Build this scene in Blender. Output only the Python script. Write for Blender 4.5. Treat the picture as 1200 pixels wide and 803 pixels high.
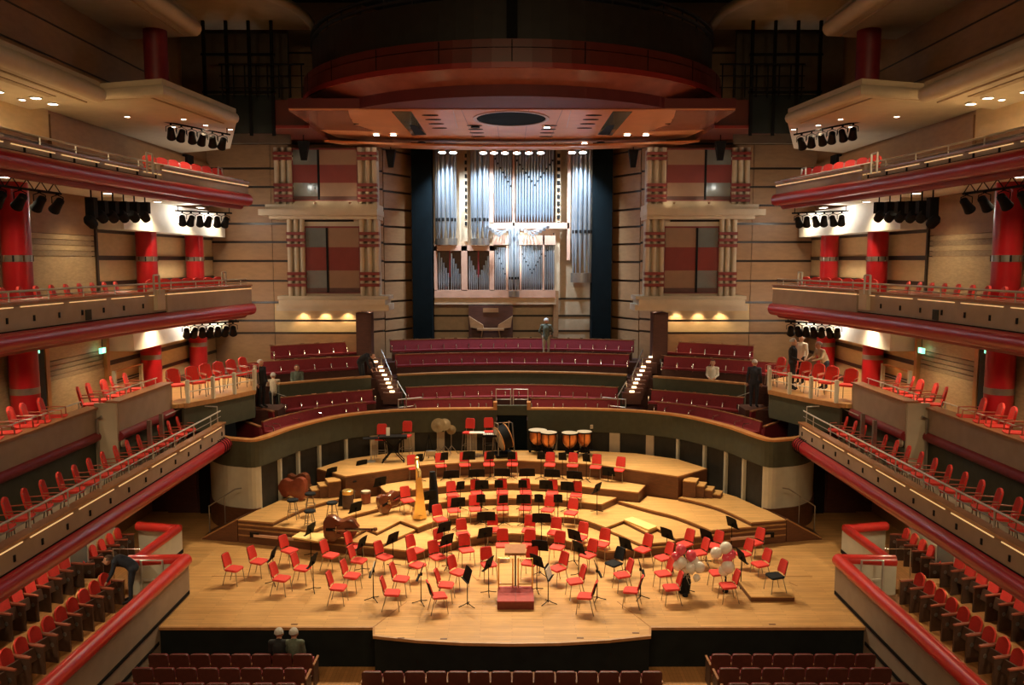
import bpy, bmesh, math, random
from mathutils import Vector, Matrix
R = math.radians; PI = math.pi
for o in list(bpy.data.objects): bpy.data.objects.remove(o)
C = bpy.context.scene.collection
scene = bpy.context.scene
rng = random.Random(7)

# ---------------------------------------------------------------- camera
F, CX, CY, EYE = 960.0, 600.0, 401.5, 8.7
PITCH = math.atan(96.5 / F)
cd = bpy.data.cameras.new('camera'); cam = bpy.data.objects.new('camera', cd); C.objects.link(cam)
cam.location = (0, 0, EYE); cam.rotation_euler = (PI/2 - PITCH, 0, 0)
cd.sensor_width = 36; cd.lens = 36 * F / 1200; cd.clip_end = 200
scene.camera = cam
# ---------------------------------------------------------------- world, exposure
w = bpy.data.worlds.new('world'); scene.world = w; w.use_nodes = True
w.node_tree.nodes['Background'].inputs[0].default_value = (1.0, .8, .6, 1)
w.node_tree.nodes['Background'].inputs[1].default_value = .004
vs = scene.view_settings
vs.view_transform = 'Standard'; vs.look = 'None'; vs.exposure = 0.0; vs.gamma = 1; vs.use_curve_mapping = False

# ---------------------------------------------------------------- house lighting
WARM = (1, .78, .48); WARM2 = (1, .70, .38); WHITE = (1, .95, .85); COOL = (.66, .83, 1)
def light(kind, loc, power, col, target=None, size=.2, angle=60, blend=.6, parent=None):
    d = bpy.data.lights.new('lamp', kind); d.energy = power; d.color = col
    if kind == 'SPOT': d.spot_size = R(angle); d.spot_blend = blend; d.shadow_soft_size = size
    elif kind == 'POINT': d.shadow_soft_size = size
    elif kind == 'AREA': d.size = size
    o = bpy.data.objects.new('lamp_light', d); C.objects.link(o); o.location = loc
    if target is not None and kind != 'POINT':
        o.rotation_euler = (Vector(target) - Vector(loc)).to_track_quat('-Z', 'Y').to_euler()
    return o
# stage floodlights set into the canopy's underside
for x, y, p, tx, ty in ((-5.0, 29.2, 1.0, -5.8, 23.5), (-2.5, 28.2, 1.2, -2.6, 23.0), (0, 27.9, 1.2, 0, 23.2),
                        (2.5, 28.2, 1.2, 2.6, 23.0), (5.0, 29.2, 1.0, 5.8, 23.5), (-1.4, 31.4, .8, -1.2, 28.5), (1.4, 31.4, .8, 1.2, 28.5)):
    light('SPOT', (x, y, 13.45), 3700 * p, WARM, (tx, ty, 0), .30, 62, .7)
# organ floodlights along the rear rim of the canopy
for x, p in ((-2.9, 1.0), (-1.0, 1.0), (1.1, 1.25), (2.9, 1.0)):
    light('SPOT', (x, 35.35, 13.0), 1500 * p, COOL, (x * .75 + .05, 37.0, 8.6), .12, 112, 1.0)
for x in (-1.1, 1.3): light('SPOT', (x, 31.2, 13.1), 5200, (.88, .95, 1), (.15 + x * .12, 36.7, 9.35), .12, 21, 1.0)
# unseen warm fill spots added behind and above the camera, as house lights
for x in (-6, -2, 2, 6):
    light('SPOT', (x, 2.0, 15.5), 1700, WARM2, (x * 1.3, 17, 3), .5, 100, .8)

# ---------------------------------------------------------------- pixel -> place
def P(x, y, Z=None, Y=None, X=None):
    d = Vector(((x - CX) / F, -(y - CY) / F, -1))
    d = Vector((d.x, d.y * math.sin(PITCH) * 1 - d.z * math.cos(PITCH), d.y * math.cos(PITCH) + d.z * math.sin(PITCH)))
    if Z is not None: t = (Z - EYE) / d.z
    elif Y is not None: t = Y / d.y
    else: t = X / d.x
    return Vector((d.x * t, d.y * t, EYE + d.z * t))

# ---------------------------------------------------------------- materials
M = {}
def mat(name, col, rough=.5, metal=0, var=.12, scale=6, stretch=(1, 1, 1), bump=0, emit=0, trans=0, coat=0, alpha=1):
    m = bpy.data.materials.new(name); m.use_nodes = True; M[name] = m
    n = m.node_tree; b = n.nodes['Principled BSDF']
    b.inputs['Roughness'].default_value = rough; b.inputs['Metallic'].default_value = metal
    if coat: b.inputs['Coat Weight'].default_value = coat; b.inputs['Coat Roughness'].default_value = .15
    tc = n.nodes.new('ShaderNodeTexCoord'); mp = n.nodes.new('ShaderNodeMapping'); nz = n.nodes.new('ShaderNodeTexNoise')
    mp.inputs['Scale'].default_value = stretch; nz.inputs['Scale'].default_value = scale; nz.inputs['Detail'].default_value = 4
    n.links.new(tc.outputs['Object'], mp.inputs[0]); n.links.new(mp.outputs[0], nz.inputs['Vector'])
    rp = n.nodes.new('ShaderNodeValToRGB'); rp.color_ramp.elements[0].position = .3; rp.color_ramp.elements[1].position = .7
    rp.color_ramp.elements[0].color = tuple(c * (1 - var) for c in col) + (1,)
    rp.color_ramp.elements[1].color = tuple(min(1, c * (1 + var)) for c in col) + (1,)
    n.links.new(nz.outputs['Fac'], rp.inputs[0]); n.links.new(rp.outputs[0], b.inputs['Base Color'])
    if bump:
        bp = n.nodes.new('ShaderNodeBump'); bp.inputs['Strength'].default_value = bump; bp.inputs['Distance'].default_value = .01
        n.links.new(nz.outputs['Fac'], bp.inputs['Height']); n.links.new(bp.outputs[0], b.inputs['Normal'])
    if emit:
        b.inputs['Emission Color'].default_value = tuple(col) + (1,); b.inputs['Emission Strength'].default_value = emit
    if trans: b.inputs['Transmission Weight'].default_value = trans; b.inputs['IOR'].default_value = 1.45
    return m
def boards(name, col, rough, bw, bl, rot=0, var=.16, coat=.15):
    m = mat(name, col, rough, 0, .10, 2.5, (1, 9, 1), coat=coat)
    n = m.node_tree; b = n.nodes['Principled BSDF']; rp = [k for k in n.nodes if k.type == 'VALTORGB'][0]
    tc = [k for k in n.nodes if k.type == 'TEX_COORD'][0]; mp = n.nodes.new('ShaderNodeMapping'); mp.inputs['Rotation'].default_value = (0, 0, rot)
    br = n.nodes.new('ShaderNodeTexBrick'); br.inputs['Scale'].default_value = 1
    br.inputs['Brick Width'].default_value = bl; br.inputs['Row Height'].default_value = bw; br.inputs['Mortar Size'].default_value = .004
    br.inputs['Color1'].default_value = (1 - var,) * 3 + (1,); br.inputs['Color2'].default_value = (1 + var * .4,) * 3 + (1,); br.inputs['Mortar'].default_value = (.55, .5, .45, 1)
    mx = n.nodes.new('ShaderNodeMix'); mx.data_type = 'RGBA'; mx.blend_type = 'MULTIPLY'; mx.inputs[0].default_value = 1
    big = n.nodes.new('ShaderNodeTexNoise'); big.inputs['Scale'].default_value = .55; big.inputs['Detail'].default_value = 3
    r2 = n.nodes.new('ShaderNodeValToRGB'); r2.color_ramp.elements[0].color = (.80, .78, .74, 1); r2.color_ramp.elements[1].color = (1, 1, 1, 1)
    r2.color_ramp.elements[0].position = .35; r2.color_ramp.elements[1].position = .65
    mx2 = n.nodes.new('ShaderNodeMix'); mx2.data_type = 'RGBA'; mx2.blend_type = 'MULTIPLY'; mx2.inputs[0].default_value = 1
    n.links.new(tc.outputs['Object'], mp.inputs[0]); n.links.new(mp.outputs[0], br.inputs['Vector']); n.links.new(tc.outputs['Object'], big.inputs['Vector'])
    n.links.new(rp.outputs[0], mx.inputs[6]); n.links.new(br.outputs['Color'], mx.inputs[7])
    n.links.new(big.outputs['Fac'], r2.inputs[0]); n.links.new(mx.outputs[2], mx2.inputs[6]); n.links.new(r2.outputs[0], mx2.inputs[7])
    n.links.new(mx2.outputs[2], b.inputs['Base Color'])
boards('stage_wood', (.66, .375, .14), .38, .085, 1.5)
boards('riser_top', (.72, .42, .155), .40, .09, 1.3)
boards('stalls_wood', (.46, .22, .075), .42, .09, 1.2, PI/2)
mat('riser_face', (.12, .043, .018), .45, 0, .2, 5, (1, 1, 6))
mat('nosing', (.40, .20, .075), .42, 0, .15, 5)
mat('gap', (.012, .010, .009), .9)
mat('red_fabric', (.66, .038, .026), .75, 0, .10, 40, bump=.2)
mat('maroon_fabric', (.195, .010, .018), .72, 0, .15, 20, bump=.15)
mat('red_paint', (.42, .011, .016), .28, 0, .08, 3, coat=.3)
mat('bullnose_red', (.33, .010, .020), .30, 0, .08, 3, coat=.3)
mat('arm_red', (.36, .10, .055), .4, 0, .1, 6)
mat('glass_dark', (.03, .04, .04), .1, .2, .05, 3)
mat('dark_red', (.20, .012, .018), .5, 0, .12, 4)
mat('red_rail', (.62, .035, .028), .32, 0, .08, 4, coat=.3)
mat('taupe', (.33, .245, .175), .6, 0, .08, 3)
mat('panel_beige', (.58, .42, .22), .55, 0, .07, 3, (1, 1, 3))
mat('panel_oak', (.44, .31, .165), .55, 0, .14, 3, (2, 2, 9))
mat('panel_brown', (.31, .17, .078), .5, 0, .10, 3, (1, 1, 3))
mat('strip_oak', (.30, .21, .12), .6, 0, .18, 4, (2, 2, 8))
mat('dark_band', (.035, .022, .014), .35, 0, .15, 6)
mat('green_wall', (.062, .066, .040), .8, 0, .10, 5)
mat('dark_panel', (.030, .027, .020), .8, 0, .15, 5)
mat('dark_door', (.075, .024, .016), .55, 0, .2, 4, (1, 1, 4))
mat('cream', (.56, .53, .42), .6, 0, .05, 4)
mat('white_plaster', (.80, .77, .67), .65, 0, .04, 4)
mat('stone_beige', (.50, .415, .30), .55, 0, .06, 3)
mat('soffit', (.45, .37, .26), .65, 0, .06, 3)
mat('rail_wood', (.52, .24, .085), .35, 0, .12, 4, (1, 1, 1), coat=.2)
mat('cap_wood', (.30, .13, .055), .35, 0, .15, 4, coat=.3)
mat('black_metal', (.007, .007, .008), .7, 0, .1, 8)
mat('black_cloth', (.016, .018, .022), .85, 0, .2, 10)
mat('teal_black', (.003, .007, .009), .95, 0, .2, 3)
mat('stage_black', (.010, .013, .013), .7, 0, .2, 3)
mat('grey_steel', (.34, .31, .27), .35, .8, .08, 8)
mat('chrome', (.78, .76, .72), .16, 1, .03, 8)
mat('rail_grey', (.60, .58, .52), .35, .5, .05, 8)
mat('brass', (.80, .55, .20), .22, 1, .06, 8)
mat('gold', (.86, .60, .22), .30, .85, .08, 8)
mat('copper', (.72, .28, .11), .32, .75, .06, 5)
mat('bronze', (.26, .18, .09), .5, .6, .15, 8)
mat('drum_skin', (.58, .50, .36), .5, 0, .05, 6)
mat('pipe_metal', (.50, .58, .66), .30, .80, .05, 3)
mat('organ_wood', (.62, .37, .26), .5, 0, .06, 4)
mat('organ_oak', (.56, .42, .27), .5, 0, .08, 4)
mat('canopy_orange', (.62, .25, .10), .42, 0, .07, 1.5)
mat('canopy_red', (.125, .022, .014), .38, 0, .12, 2, coat=.3)
mat('canopy_side', (.30, .105, .06), .22, 0, .1, 2, coat=.4)
mat('canopy_front', (.11, .010, .012), .65, 0, .1, 2)
mat('canopy_rim', (.28, .024, .018), .35, 0, .08, 2, coat=.3)
mat('disc_gloss', (.24, .07, .055), .25, 0, .15, 2, coat=.4)
mat('canopy_pale', (.50, .32, .22), .4, 0, .08, 2)
mat('chamber_wall', (.11, .082, .052), .7, 0, .15, 3)
mat('drum_dark', (.030, .024, .019), .6, 0, .15, 3)
mat('ceiling_dark', (.010, .014, .013), .8)
mat('glass_grey', (.22, .24, .23), .08, .35, .05, 3)
mat('window_red', (.17, .022, .016), .35, 0, .06, 3)
mat('window_tan', (.25, .145, .09), .3, 0, .06, 3)
mat('bass_brown', (.15, .042, .018), .28, 0, .25, 5, coat=.5)
mat('bass_red', (.26, .06, .03), .35, 0, .2, 5, coat=.4)
mat('seat_wood', (.56, .27, .10), .4, 0, .12, 6, coat=.2)
mat('seat_dark', (.075, .038, .024), .5, 0, .2, 8)
mat('leather', (.085, .022, .016), .42, 0, .2, 9, bump=.1)
mat('desk_wood', (.40, .17, .07), .75, 0, .12, 6)
mat('paper', (.85, .82, .74), .8, 0, .03, 9)
mat('podium_red', (.36, .03, .03), .6, 0, .1, 9)
mat('podium_side', (.16, .022, .015), .45, 0, .1, 9)
mat('balloon_white', (.85, .80, .72), .18, 0, .03, 3, coat=.4)
mat('balloon_pink', (.85, .10, .16), .18, 0, .05, 3, coat=.4)
mat('skin', (.52, .28, .18), .6, 0, .08, 12)
mat('hair_grey', (.45, .42, .38), .8, 0, .2, 40)
mat('hair_brown', (.09, .05, .03), .8, 0, .2, 40)
mat('cloth_black', (.012, .013, .016), .85, 0, .2, 20)
mat('cloth_navy', (.020, .026, .042), .85, 0, .2, 20)
mat('cloth_white', (.70, .64, .52), .85, 0, .06, 20)
mat('cloth_beige', (.42, .34, .24), .85, 0, .1, 20)
mat('cloth_green', (.10, .12, .09), .85, 0, .2, 20)
mat('lamp_glow', (1, .93, .78), .4, 0, 0, 3, emit=14)
mat('strip_glow', (1, .62, .26), .4, 0, 0, 3, emit=.7)
mat('step_glow', (1, .72, .40), .4, 0, 0, 3, emit=5)
mat('spot_glow', (1, .97, .92), .4, 0, 0, 3, emit=26)
mat('exit_glow', (.25, .95, .55), .4, 0, 0, 3, emit=2.0)
mat('exit_white', (.9, 1, .95), .4, 0, 0, 3, emit=4.0)

mat('pale_board', (.86, .62, .24), .5, 0, .08, 4)
for k in ('teal_black', 'stage_black', 'black_cloth', 'gap', 'black_metal'): M[k].node_tree.nodes['Principled BSDF'].inputs['Specular IOR Level'].default_value = .15
# ---------------------------------------------------------------- mesh builder
class MB:
    def __init__(s): s.v = []; s.f = []; s.m = []; s.mats = []; s.cur = 0
    def use(s, m):
        if m not in s.mats: s.mats.append(m)
        s.cur = s.mats.index(m); return s
    def add(s, vs, fs):
        b = len(s.v); s.v += [tuple(q) for q in vs]; s.f += [tuple(i + b for i in f) for f in fs]; s.m += [s.cur] * len(fs); return s
    def box(s, c, d, rz=0, rx=0, ry=0):
        mt = Matrix.Rotation(rz, 3, 'Z') @ Matrix.Rotation(ry, 3, 'Y') @ Matrix.Rotation(rx, 3, 'X'); c = Vector(c)
        vs = [c + mt @ Vector((sx * d[0] / 2, sy * d[1] / 2, sz * d[2] / 2)) for sx in (-1, 1) for sy in (-1, 1) for sz in (-1, 1)]
        return s.add(vs, [(0, 1, 3, 2), (4, 6, 7, 5), (0, 4, 5, 1), (2, 3, 7, 6), (0, 2, 6, 4), (1, 5, 7, 3)])
    def bx(s, x0, x1, y0, y1, z0, z1): return s.box(((x0 + x1) / 2, (y0 + y1) / 2, (z0 + z1) / 2), (abs(x1 - x0), abs(y1 - y0), abs(z1 - z0)))
    def prism(s, poly, z0, z1):
        n = len(poly); vs = [(p[0], p[1], z0) for p in poly] + [(p[0], p[1], z1) for p in poly]
        return s.add(vs, [tuple(range(n))[::-1], tuple(range(n, 2 * n))] + [(i, (i + 1) % n, n + (i + 1) % n, n + i) for i in range(n)])
    def slab(s, poly, d):       # polygon of 3-D points, thickened by vector d
        n = len(poly); d = Vector(d); vs = [Vector(p) for p in poly] + [Vector(p) + d for p in poly]
        return s.add(vs, [tuple(range(n))[::-1], tuple(range(n, 2 * n))] + [(i, (i + 1) % n, n + (i + 1) % n, n + i) for i in range(n)])
    def tube(s, path, r, n=8, closed=False):
        path = [Vector(p) for p in path]; k = len(path); rs = r if isinstance(r, (list, tuple)) else [r] * k; vs = []
        prev = None
        for i, p in enumerate(path):
            t = (path[(i + 1) % k] - path[i - 1]) if closed else (path[min(i + 1, k - 1)] - path[max(i - 1, 0)])
            t.normalize()
            if prev is None: a = t.orthogonal().normalized()
            else:
                a = prev - t * prev.dot(t)
                a = a.normalized() if a.length > 1e-6 else t.orthogonal().normalized()
            prev = a; b = t.cross(a)
            vs += [p + (a * math.cos(2 * PI * j / n) + b * math.sin(2 * PI * j / n)) * rs[i] for j in range(n)]
        fs = []
        for i in range(k if closed else k - 1):
            i2 = (i + 1) % k
            fs += [(i * n + j, i * n + (j + 1) % n, i2 * n + (j + 1) % n, i2 * n + j) for j in range(n)]
        if not closed: fs += [tuple(range(n))[::-1], tuple(range((k - 1) * n, k * n))]
        return s.add(vs, fs)
    def lathe(s, prof, c=(0, 0, 0), n=16, rot=None, ring=False):
        c = Vector(c); vs = []
        for r, z in prof:
            for j in range(n):
                q = Vector((r * math.cos(2 * PI * j / n), r * math.sin(2 * PI * j / n), z))
                vs.append(c + (rot @ q if rot else q))
        fs = [(i * n + j, i * n + (j + 1) % n, (i + 1) * n + (j + 1) % n, (i + 1) * n + j) for i in range(len(prof) - 1) for j in range(n)]
        if ring: k = (len(prof) - 1) * n; fs += [(k + j, k + (j + 1) % n, (j + 1) % n, j) for j in range(n)]
        else: fs += [tuple(range(n))[::-1], tuple(range((len(prof) - 1) * n, len(prof) * n))]
        return s.add(vs, fs)
    def sweep(s, path, sec, side=1, closed=False):   # path in plan [(x,y)], section [(offset inward, z)]
        path = [Vector((p[0], p[1])) for p in path]; k = len(path); m = len(sec); vs = []
        for i, p in enumerate(path):
            a = (path[i] - path[i - 1]) if (i > 0 or closed) else None; b = (path[(i + 1) % k] - path[i]) if (i < k - 1 or closed) else None
            if a is None: a = b
            if b is None: b = a
            na = Vector((-a.y, a.x)).normalized(); nb = Vector((-b.y, b.x)).normalized(); n = (na + nb)
            n = n.normalized(); n = n / max(.35, n.dot(na))
            vs += [(p.x + n.x * side * o, p.y + n.y * side * o, z) for o, z in sec]
        fs = []
        for i in range(k if closed else k - 1):
            i2 = (i + 1) % k
            fs += [(i * m + j, i * m + (j + 1) % m, i2 * m + (j + 1) % m, i2 * m + j) for j in range(m)]
        if not closed: fs += [tuple(range(m))[::-1], tuple(range((k - 1) * m, k * m))]
        return s.add(vs, fs)
    def mesh(s, name, mat_=None, smooth=False):
        me = bpy.data.meshes.new(name); me.from_pydata(s.v, [], s.f)
        bm = bmesh.new(); bm.from_mesh(me); bmesh.ops.recalc_face_normals(bm, faces=bm.faces)
        if smooth:
            for f in bm.faces: f.smooth = True
            for e in bm.edges:
                if len(e.link_faces) == 2 and e.calc_face_angle(0) > R(38): e.smooth = False
        bm.to_mesh(me); bm.free()
        for mm in (s.mats or [mat_]): me.materials.append(M[mm])
        if s.mats and len(s.mats) > 1: me.polygons.foreach_set('material_index', s.m)
        me.update(); return me
    def build(s, name, mat_=None, parent=None, smooth=False):
        return obj(name, s.mesh(name, mat_, smooth), parent)
def obj(name, me, parent=None):
    o = bpy.data.objects.new(name, me); C.objects.link(o)
    if parent: o.parent = parent
    return o
def circ(r, cz, co=0, n=12, a0=0, a1=2 * PI): return [(co + r * math.cos(a0 + (a1 - a0) * i / n), cz + r * math.sin(a0 + (a1 - a0) * i / n)) for i in range(n)]
def tag(o, label, cat, group=None):
    o['label'] = label; o['category'] = cat
    if group: o['group'] = group
    return o
def struct(o): o['kind'] = 'structure'; return o
def thing(name, label, cat, loc=(0, 0, 0), rz=0, group=None):
    o = bpy.data.objects.new(name, None); C.objects.link(o); o.location = loc; o.rotation_euler = (0, 0, rz); o.empty_display_size = .1
    return tag(o, label, cat, group)
def dup(root, loc, rz, label, group=None, scale=None):
    kids = {}
    for o in root.children_recursive: kids.setdefault(o.parent.name, []).append(o)
    def rec(src, par):
        c = src.copy(); C.objects.link(c); c.parent = par
        for k in kids.get(src.name, []): rec(k, c)
        return c
    r = rec(root, None); r.location = loc; r.rotation_euler = (0, 0, rz); r['label'] = label
    if group: r['group'] = group
    if scale: r.scale = (scale,) * 3
    return r
ORD = ('first second third fourth fifth sixth seventh eighth ninth tenth eleventh twelfth thirteenth fourteenth fifteenth sixteenth seventeenth '
       'eighteenth nineteenth twentieth').split()
for t in ('twenty', 'thirty', 'forty'):
    tens = {'twenty': 'twentieth', 'thirty': 'thirtieth', 'forty': 'fortieth'}[t]
    if t != 'twenty': ORD.append(tens)
    ORD += [t + '-' + q for q in ORD[:9]]
SIDE = {-1: 'harp side', 1: 'balloon side'}
def cat_rom(pts, n=5):
    pts = [Vector(p) for p in pts]; out = []
    for i in range(len(pts) - 1):
        p0 = pts[max(i - 1, 0)]; p1 = pts[i]; p2 = pts[i + 1]; p3 = pts[min(i + 2, len(pts) - 1)]
        for k in range(n):
            t = k / n
            out.append(.5 * ((2 * p1) + (p2 - p0) * t + (2 * p0 - 5 * p1 + 4 * p2 - p3) * t * t + (3 * p1 - p0 - 3 * p2 + p3) * t ** 3))
    out.append(pts[-1]); return [(q.x, q.y) for q in out]
def mir(pts, s): return [(-p[0] if s > 0 else p[0],) + tuple(p[1:]) for p in pts]     # paths are written for the harp side (X<0)

# ================================================================ THE SETTING
BACK = 37.5
# ---- stage floor with its curved thrust, stalls floor
thrust = [(-3.3, 18.74), (-3.22, 18.30), (-2.2, 18.08), (-1.1, 17.95), (0, 17.91), (1.1, 17.95), (2.2, 18.08), (3.22, 18.30), (3.3, 18.74)]
outline = [(-8.42, 18.74)] + thrust + [(8.42, 18.74), (8.42, 20.6), (13.2, 20.6), (13.2, 33), (-13.2, 33), (-13.2, 20.6), (-8.42, 20.6)]
fl = struct(MB().prism(outline, -.06, 0).build('floor', 'stage_wood'))
MB().sweep([(-8.4, 18.75)] + thrust + [(8.4, 18.75)], [(.02, -.02), (.02, -1.05), (.10, -1.05), (.10, -.02)], 1).build('stage_front_panel', 'stage_black', fl)
MB().sweep([(-8.4, 18.74)] + thrust + [(8.4, 18.74)], [(-.02, -.002), (-.02, -.07), (.03, -.07), (.03, .004)], 1).build('stage_edge', 'nosing', fl)
for x0, y0, x1, y1 in ((-8.3, 21.9, -7.2, 21.9), (-7.2, 21.9, -7.55, 21.2), (8.3, 21.9, 7.3, 21.9), (7.3, 21.9, 7.65, 21.2), (-3.3, 18.74, -2.7, 20.2), (3.3, 18.74, 2.7, 20.2)):
    MB().tube([(x0, y0, 0), (x1, y1, 0)], .012, 4).build('floor_trap_seam', 'nosing', fl)
for (px, py) in ((345, 732), (470, 748), (745, 742), (680, 748), (905, 732), (520, 749)):
    q = P(px, py, Z=0); MB().box((q.x, q.y, .003), (.16, .05, .008)).build('floor_socket', 'riser_face', fl)
struct(MB().bx(-13, 13, -2, 19.5, -1.2, -1.0).build('floor', 'stalls_wood'))
# ---- side, rear and end walls
def wall_panel_group(parent, rows, dark, path, side, z_list):
    pass
for s in (-1, 1):
    nm = 'left' if s < 0 else 'right'; X = lambda v: v * -s * -1 if False else v * s    # v positive outwards
    wl = struct(MB().bx(X(12.5), X(12.8), -2, 35, -1.0, 19).build('wall_' + nm, 'panel_brown'))
    # lit beige bays with dark bands, oak slatted doors, white plaster head: level of the middle balcony, then of the lower balcony
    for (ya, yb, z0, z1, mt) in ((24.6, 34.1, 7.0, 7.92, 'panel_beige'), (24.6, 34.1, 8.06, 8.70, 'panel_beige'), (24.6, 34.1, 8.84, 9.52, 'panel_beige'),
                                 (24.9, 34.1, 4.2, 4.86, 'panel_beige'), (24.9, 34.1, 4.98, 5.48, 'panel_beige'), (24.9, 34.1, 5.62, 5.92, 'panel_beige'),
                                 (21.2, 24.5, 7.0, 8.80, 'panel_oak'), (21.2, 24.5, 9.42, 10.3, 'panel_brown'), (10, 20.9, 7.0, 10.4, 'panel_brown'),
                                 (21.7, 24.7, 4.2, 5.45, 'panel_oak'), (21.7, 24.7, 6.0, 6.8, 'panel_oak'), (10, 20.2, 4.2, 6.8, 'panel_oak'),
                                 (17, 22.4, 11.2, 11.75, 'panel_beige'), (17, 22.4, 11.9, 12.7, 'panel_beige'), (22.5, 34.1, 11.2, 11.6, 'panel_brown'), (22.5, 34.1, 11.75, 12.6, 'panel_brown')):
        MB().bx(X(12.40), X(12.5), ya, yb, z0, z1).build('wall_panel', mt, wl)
    for (ya, yb, z0, z1) in ((24.6, 34.1, 7.92, 8.06), (24.6, 34.1, 8.70, 8.84), (24.6, 34.1, 9.52, 9.62), (24.9, 34.1, 4.86, 4.98), (24.9, 34.1, 5.48, 5.62),
                             (17, 34.1, 11.75 - .15, 11.75)):
        MB().bx(X(12.36), X(12.5), ya, yb, z0, z1).build('dark_band', 'dark_band', wl)
    for k in range(4):
        MB().bx(X(12.41), X(12.5), 21.2, 24.5, 8.82 + k * .15, 8.82 + k * .15 + .135).build('slat', 'strip_oak' if k % 2 == 0 else 'panel_oak', wl)
        MB().bx(X(12.41), X(12.5), 21.7, 24.7, 5.46 + k * .135, 5.46 + k * .135 + .11).build('slat', 'strip_oak', wl)
    for y in (24.55, 21.1): MB().bx(X(12.34), X(12.5), y - .05, y + .05, 7.0, 10.3).build('jamb', 'dark_band', wl)
    for y in (24.8, 21.55): MB().bx(X(12.3), X(12.5), y - .09, y + .09, 4.2, 6.8).build('jamb', 'rail_wood', wl)
    MB().bx(X(11.6), X(12.5), 24.7, 33.4, 9.62, 10.56).build('plaster_head', 'white_plaster', wl)
    MB().bx(X(11.6), X(12.5), 25.0, 33.4, 5.92, 6.92).build('plaster_head', 'white_plaster', wl)
    MB().bx(X(12.3), X(12.5), 31.6, 32.2, 11.2, 12.7).build('door_slot', 'gap', wl)
    # exit doorway beside the oak doors
    dr = struct(MB().bx(X(12.3), X(12.5), 20.35, 21.4, 4.2, 6.5).build('door_1' if s < 0 else 'door_2', 'dark_panel'))
    MB().bx(X(12.25), X(12.5), 20.28, 20.38, 4.2, 6.6).build('door_frame', 'rail_wood', dr)
    for z in (4.9, 5.6): MB().bx(X(12.27), X(12.33), 20.4, 20.85, z, z + .06).build('door_rail', 'dark_band', dr)
    # under the lower balcony
    wu = struct(MB().bx(X(11.75), X(12.0), -2, 23.6, -1.0, 2.75).build('wall_' + nm, 'cream'))
    # end wall beside the organ: brown panels with dark bands
    we = struct(MB().bx(X(6.3), X(12.8), 34.2, 34.5, 2, 19).build('wall_' + nm, 'dark_band'))
    zs = [2.0, 5.62, 6.14, 6.90, 7.80, 8.62, 9.40, 10.15, 10.9, 11.65, 12.4, 13.4, 15, 17, 19]
    for i in range(len(zs) - 1):
        z0 = zs[i] + (.09 if i else 0); z1 = zs[i + 1]
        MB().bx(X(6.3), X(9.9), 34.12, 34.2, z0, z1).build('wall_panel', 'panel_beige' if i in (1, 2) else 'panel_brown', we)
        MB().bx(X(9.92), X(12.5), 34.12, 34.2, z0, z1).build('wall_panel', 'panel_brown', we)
    # stepped splay towards the organ, glossy panels
    for (xa, ya, xb, yb, off) in ((6.35, 34.2, 5.55, 35.3, 0), (5.55, 35.5, 4.55, 37.3, .08)):
        sp = struct(MB().prism([(X(xa), ya), (X(xb), yb), (X(xb) + X(.3), yb + .3), (X(xa) + X(.3), ya + .3)], 2, 19).build('wall_' + nm, 'dark_band'))
        n = Vector((-(yb - ya), -(xa - xb))).normalized(); n = Vector((X(n.x), n.y)) * .07
        for i in range(len(zs) - 1):
            z0 = zs[i] + (.09 if i else 0) - off * .6; z1 = zs[i + 1] - off * .6
            p = [(X(xa), ya), (X(xb), yb), (X(xb) + n.x, yb + n.y), (X(xa) + n.x, ya + n.y)]
            MB().prism(p, z0, z1).build('wall_panel', 'panel_brown', sp)
    cp = struct(MB().bx(X(3.55), X(4.42), 36.5, 37.3, 4.2, 19).build('trim_1' if s < 0 else 'trim_2', 'teal_black'))
    # brown vestibule door block at the head of the choir stairs
    v0 = P(419, 366, Y=33.9); v1 = P(437, 411, Y=33.9)
    vb = struct(MB().bx(X(-v1.x - .0), X(-v0.x), 33.5, 34.2, v1.z - .3, v0.z).build('door_3' if s < 0 else 'door_4', 'dark_door'))
    MB().bx(X(-v1.x + .05), X(-v0.x - .05), 33.47, 33.5, v1.z - .2, v0.z - .08).build('door_leaf', 'dark_door', vb)
    # corner doors and brown dado at stage level, ramp with handrail
    wc = struct(MB().prism([(X(10.3), 27.75), (X(13), 27.75), (X(13), 28.0), (X(10.3), 28.0)], 0, 3.0).build('wall_' + nm, 'dark_door'))
    MB().bx(X(10.35), X(10.75), 27.55, 27.75, 0, 2.7).build('door_opening', 'gap', wc)
    dd = struct(MB().bx(X(10.8), X(11.9), 27.62, 27.75, 0, 2.4).build('door_5' if s < 0 else 'door_6', 'dark_door'))
    MB().bx(X(10.86), X(11.84), 27.58, 27.62, .05, 2.3).build('door_leaf', 'dark_door', dd)
struct(MB().bx(-5.2, 5.2, BACK, BACK + .3, 3, 19).build('wall_back', 'organ_oak'))
wb = bpy.data.objects['wall_back']
for z in (5.42, 6.12, 6.28 + .62): MB().bx(-3.6, 3.6, BACK - .03, BACK, z, z + .09).build('dark_band', 'dark_band', wb)
ce = struct(MB().bx(-13, 13, -2, 38, 19, 19.3).build('ceiling', 'ceiling_dark'))
# curved bulkhead of the ceiling behind the canopy drum
for s in (-1, 1):
    arc = cat_rom([(-7.3, 31), (-7.25, 29.4), (-7.6, 28), (-8.3, 26.5), (-9.3, 24.8), (-10.6, 22.5), (-11.5, 19)], 4)
    MB().prism(mir(arc + [(-12.5, 19), (-12.5, 31)], s), 17.1, 17.4).build('ceiling_soffit', 'soffit', ce)
    MB().sweep(mir(arc, s), circ(.16, 17.2, 0, 10), 1).build('ceiling_ring', 'stone_beige', ce, True)

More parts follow.
